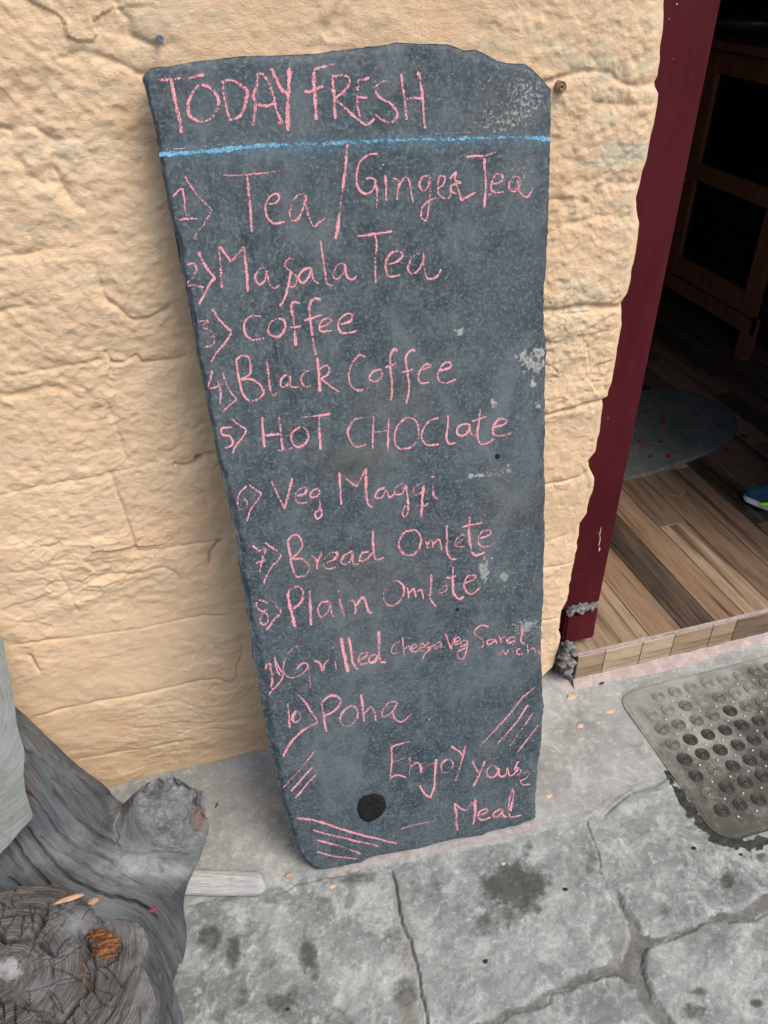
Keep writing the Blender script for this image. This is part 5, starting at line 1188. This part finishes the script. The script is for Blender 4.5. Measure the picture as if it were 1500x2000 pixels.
roR = .8*sstep(1.3, .6, np.hypot((FXW-174)/13, (FYW-1905)/38)+nzr)+.9*sstep(1.3, .6, np.hypot((FXW-200)/42, (FYW-1848)/30)+nzr)+.6*sstep(1.2, .6, np.hypot((FXW-40)/30, (FYW-1965)/24)+nzr)+.35*sstep(.3, 1.0, fbm(FXW*.02, FYW*.02, s=597, o=3)+.3)
link('sawn_face', mesh('sawn_face', PRw.reshape(-1, 3)-off2, grid_faces(NR, NA+1)[:, ::-1], RING, True, {'grain': grR.reshape(-1, 3), 'red': np.clip(rdR, 0, 1).ravel(), 'pale': np.clip(plR, 0, 1).ravel(), 'rot': np.clip(roR, 0, 1).ravel()}), stump)
ROT = M('rotten_orange_wood'); cr_ = ROT.mix(ROT.rng(ROT.noise(70, 5, .7, ROT.map((1, 3, 1), (0, 0, .6))), .35, .65), (.05, .024, .015), (.27, .12, .052)); ROT.bump(ROT.noise(90, 5, .7, ROT.map((1, 3, 1), (0, 0, .6))), .006, 1.0); ROT = ROT.done(cr_, .9, .1)
for x, y, r, q in ((192, 1824, .009, (1.4, .7, .5)), (208, 1838, .011, (1.4, .7, .5)), (204, 1856, .011, (1.3, .7, .5)), (221, 1846, .008, (1.2, .7, .5)), (192, 1842, .008, (.8, 1, .5)), (214, 1866, .006, (1.4, .6, .5))):
    o = lump('rotten_wood', on_plane(np.array(x), np.array(y), RT_C, rn)-off2+rn*.000, r, ROT, stump, s=x, amp=.5, sub=4, sq=q, freq=2.6)
# chips and petals lying on the wood
def on_log(px0, py0):
    """walk along the view ray to the trunk's skin"""
    d = ray(px0, py0); d = d/np.linalg.norm(d); t = .5
    for _ in range(80): t += float(log_sdf((CAM+d*t)[None])[0])*.8
    return CAM+d*t
CHIP = simple('fresh_chip', (.38, .24, .15), .8, .2, .25, 80, .001, 200); PETAL = simple('pink_petal', (.22, .03, .07), .7, .3)
p = on_log(138, 1756); o = lump('wood_chip', p+[0, 0, .002], .018, CHIP, None, s=5, amp=.3, sub=3, sq=(1.1, .24, .16), label='long fresh tan wood chip lying against the sawn ring face', category='wood chip'); o.rotation_euler = (0, .1, rad(8))
p = on_log(182, 1761); lump('wood_chip', p+[0, 0, .002], .008, CHIP, None, s=6, amp=.3, sub=3, sq=(1.1, .8, .4), label='small crumb of tan wood right of the long chip on the stump', category='wood chip')
p = on_log(298, 1777); lump('petal', p+[0, 0, .001], .006, PETAL, None, s=7, amp=.4, sub=2, sq=(1.1, .8, .2), label='dried pink petal caught in the crack of the grey stump', category='petal')

# ---- pale sawn timber at the left edge
O_t = on_log(40, 1600); O_t = O_t+(CAM-O_t)*.06; tn = CAM-O_t; tn /= np.linalg.norm(tn); tn = tn+np.array([-.02, 0, .0]); tn /= np.linalg.norm(tn)
tp2 = pts('-230,1130 -60,1150 -10,1225 5,1250 14,1300 22,1335 29,1380 34,1420 46,1460 48,1480 46,1505 50,1545 62,1585 62,1598 40,1622 22,1645 5,1662 -40,1700 -200,1720')
tp2 = crom(np.vstack([tp2, tp2[:1]]), 4)[:-1]; nt2 = len(tp2); c0 = tp2.mean(0); Vt, Gv = [], []; NR2 = 40
for i in range(NR2+1):
    q = c0+(tp2-c0)*(1-i/NR2); W = on_plane(q[:, 0], q[:, 1], O_t, tn); dd = np.hypot(q[:, 0]+60, (q[:, 1]-1380)*.75)
    hh = -.001*(1-sstep(0, .02, i/NR2)) + .0001*np.sin(dd*.9)+.0008*fbm(q[:, 0]*.03, q[:, 1]*.03, s=601, o=3)
    for s_, wd, dp in (('18,1578 20,1610 14,1640', 1.2, .004), ('-30,1615 0,1630 22,1645', 1.5, .005)): hh = hh-dp*np.exp(-(seg_dist(q[:, 0], q[:, 1], pts(s_))/wd)**2)
    Vt.append(W+hh[:, None]*tn); Gv.append(np.stack([dd*.20, q[:, 1]*.01, q[:, 0]*.01], -1))
Ft = [np.stack([i*nt2+np.arange(nt2), i*nt2+(np.arange(nt2)+1) % nt2, (i+1)*nt2+(np.arange(nt2)+1) % nt2, (i+1)*nt2+np.arange(nt2)], -1) for i in range(NR2)]
Vt += [Vt[0].copy(), (Vt[0]-Vt[NR2])*.93+Vt[NR2]-tn*.05]; Gv += [Gv[0]*[.3, 1, 1], Gv[0]*[.3, 1, 1]]; k = (NR2+2)*nt2; k0 = k-nt2
Ft.append(np.stack([k0+np.arange(nt2), k+np.arange(nt2), k+(np.arange(nt2)+1) % nt2, k0+(np.arange(nt2)+1) % nt2], -1))
timber = empty('sawn_timber', O_t.tolist(), label='pale grey sawn timber end leaning on the stump at the left edge', category='timber')
link('cut_end', mesh('cut_end', np.vstack(Vt)-O_t, np.vstack(Ft)[:, ::-1], PALEW, True, {'grain': np.vstack(Gv), 'red': np.zeros(len(np.vstack(Vt)))}), timber)

# ---- silvered stick between stump and slate
s0, s1 = on_z(330, 1722, .012), on_z(518, 1727, .009); ax_ = s1-s0; Ls = np.linalg.norm(ax_); ax_ /= Ls; sd_ = np.cross([0, 0, 1], ax_); sd_ /= np.linalg.norm(sd_); upv = np.cross(ax_, sd_)
NS, NC = 120, 56; tS = np.linspace(0, 1, NS); aS = np.linspace(0, 2*math.pi, NC, endpoint=False); Vs = []
for t in tS:
    e = min(1, (1-t)/.10); k = math.sqrt(max(0, 1-(1-e)**2.4)) if e < 1 else 1; k *= .9+.1*sstep(0, .2, t); k = max(k, .02)
    ra_, rb2 = .0225*k*(1+.05*vn(np.array(t*6), 1., s=1)), .0115*(k**.6)
    r_ = 1+.03*vn(np.cos(aS)*3, t*9, s=2)
    Vs.append(s0+ax_*Ls*t+(np.sign(np.cos(aS))*np.abs(np.cos(aS))**.75*ra_*r_)[:, None]*sd_+(np.sign(np.sin(aS))*np.abs(np.sin(aS))**.85*rb2*r_)[:, None]*upv - ax_*.004*np.cos(aS)[:, None]*(1-e))
Vs = np.array(Vs); gS = np.stack(np.broadcast_arrays(np.cos(aS)[None]*4+.4*vn(tS*3, 0., s=9)[:, None], tS[:, None]*1.2, np.sin(aS)[None]*3), -1)
gr_s = gS.reshape(-1, 3); ii = np.arange(NS-1)[:, None]*NC+np.arange(NC)[None]; jj = np.arange(NS-1)[:, None]*NC+(np.arange(NC)[None]+1) % NC
Fs_ = np.stack([ii, jj, jj+NC, ii+NC], -1).reshape(-1, 4); Vs[:, :, 2] = np.maximum(Vs[:, :, 2], .0005)
off3 = s0*[1, 1, 0]
o = link('wood_stick', mesh('wood_stick', Vs.reshape(-1, 3)-off3, Fs_, STICKM, True, {'grain': gr_s, 'red': np.zeros(len(gr_s))}), None, label='flat silvery wooden stick with rounded end lying between stump and slate', category='stick'); o.location = off3.tolist()

# ---- small litter
SEED = simple('dark_seed', (.03, .012, .014), .7, .3)
def ground_z(x, y):
    i = int(np.clip(round((y-GY[0])/.0022), 0, len(GY)-1)); j = int(np.clip(round((x-GX[0])/.0022), 0, len(GX)-1)); return float(gh[i, j])
def onground(px0, py0): p = on_z(px0, py0); p[2] = ground_z(p[0], p[1]); return p
for px0, py0, r, lb in ((1355, 1659, .0045, 'black seed on the flagstone below the rubber mat corner'), (1104, 1738, .0042, 'dark red seed right of the big round stain on the paving'), (948, 1879, .0042, 'dark red seed on the broad flagstone below the round stain'), (1447, 1671, .003, 'tiny dark seed between the mat and the right picture edge'), (563, 1971, .0035, 'reddish crumb on the wet stain near the bottom left of the paving')):
    p = onground(px0, py0); lump('seed', p+[0, 0, r*.4], r, SEED, None, s=px0, amp=.4, sub=2, sq=(1, .8, .6), label=lb, category='seed')
p = onground(423, 1573); o = lump('twig', p+[0, 0, .001], .006, simple('twig', (.03, .025, .02), .8), None, s=2, amp=.2, sub=2, sq=(1.1, .25, .25), label='short black twig on the cement between stump knot and slate', category='twig'); o.rotation_euler = (0, 0, rad(55))
p = onground(563, 1710); lump('leaf_crumb', p+[0, 0, .0015], .005, simple('orange_crumb', (.42, .22, .10), .8), None, s=2, amp=.6, sub=3, sq=(1, .7, .4), label='tiny orange leaf crumb beside the slate\'s bottom left corner', category='leaf crumb')
for px0, py0, r in ((1190, 1390, .009), (1133, 1418, .008), (1072, 1555, .007), (650, 1731, .006), (983, 1687, .004), (1117, 1362, .012), (1205, 1355, .007), (1168, 1412, .004)):
    p = onground(px0, py0); lump('paint_splash', p+[0, 0, .0003], r, PEACH, ground, s=px0, amp=.4, sub=3, sq=(1, .7, .05), freq=1.6)
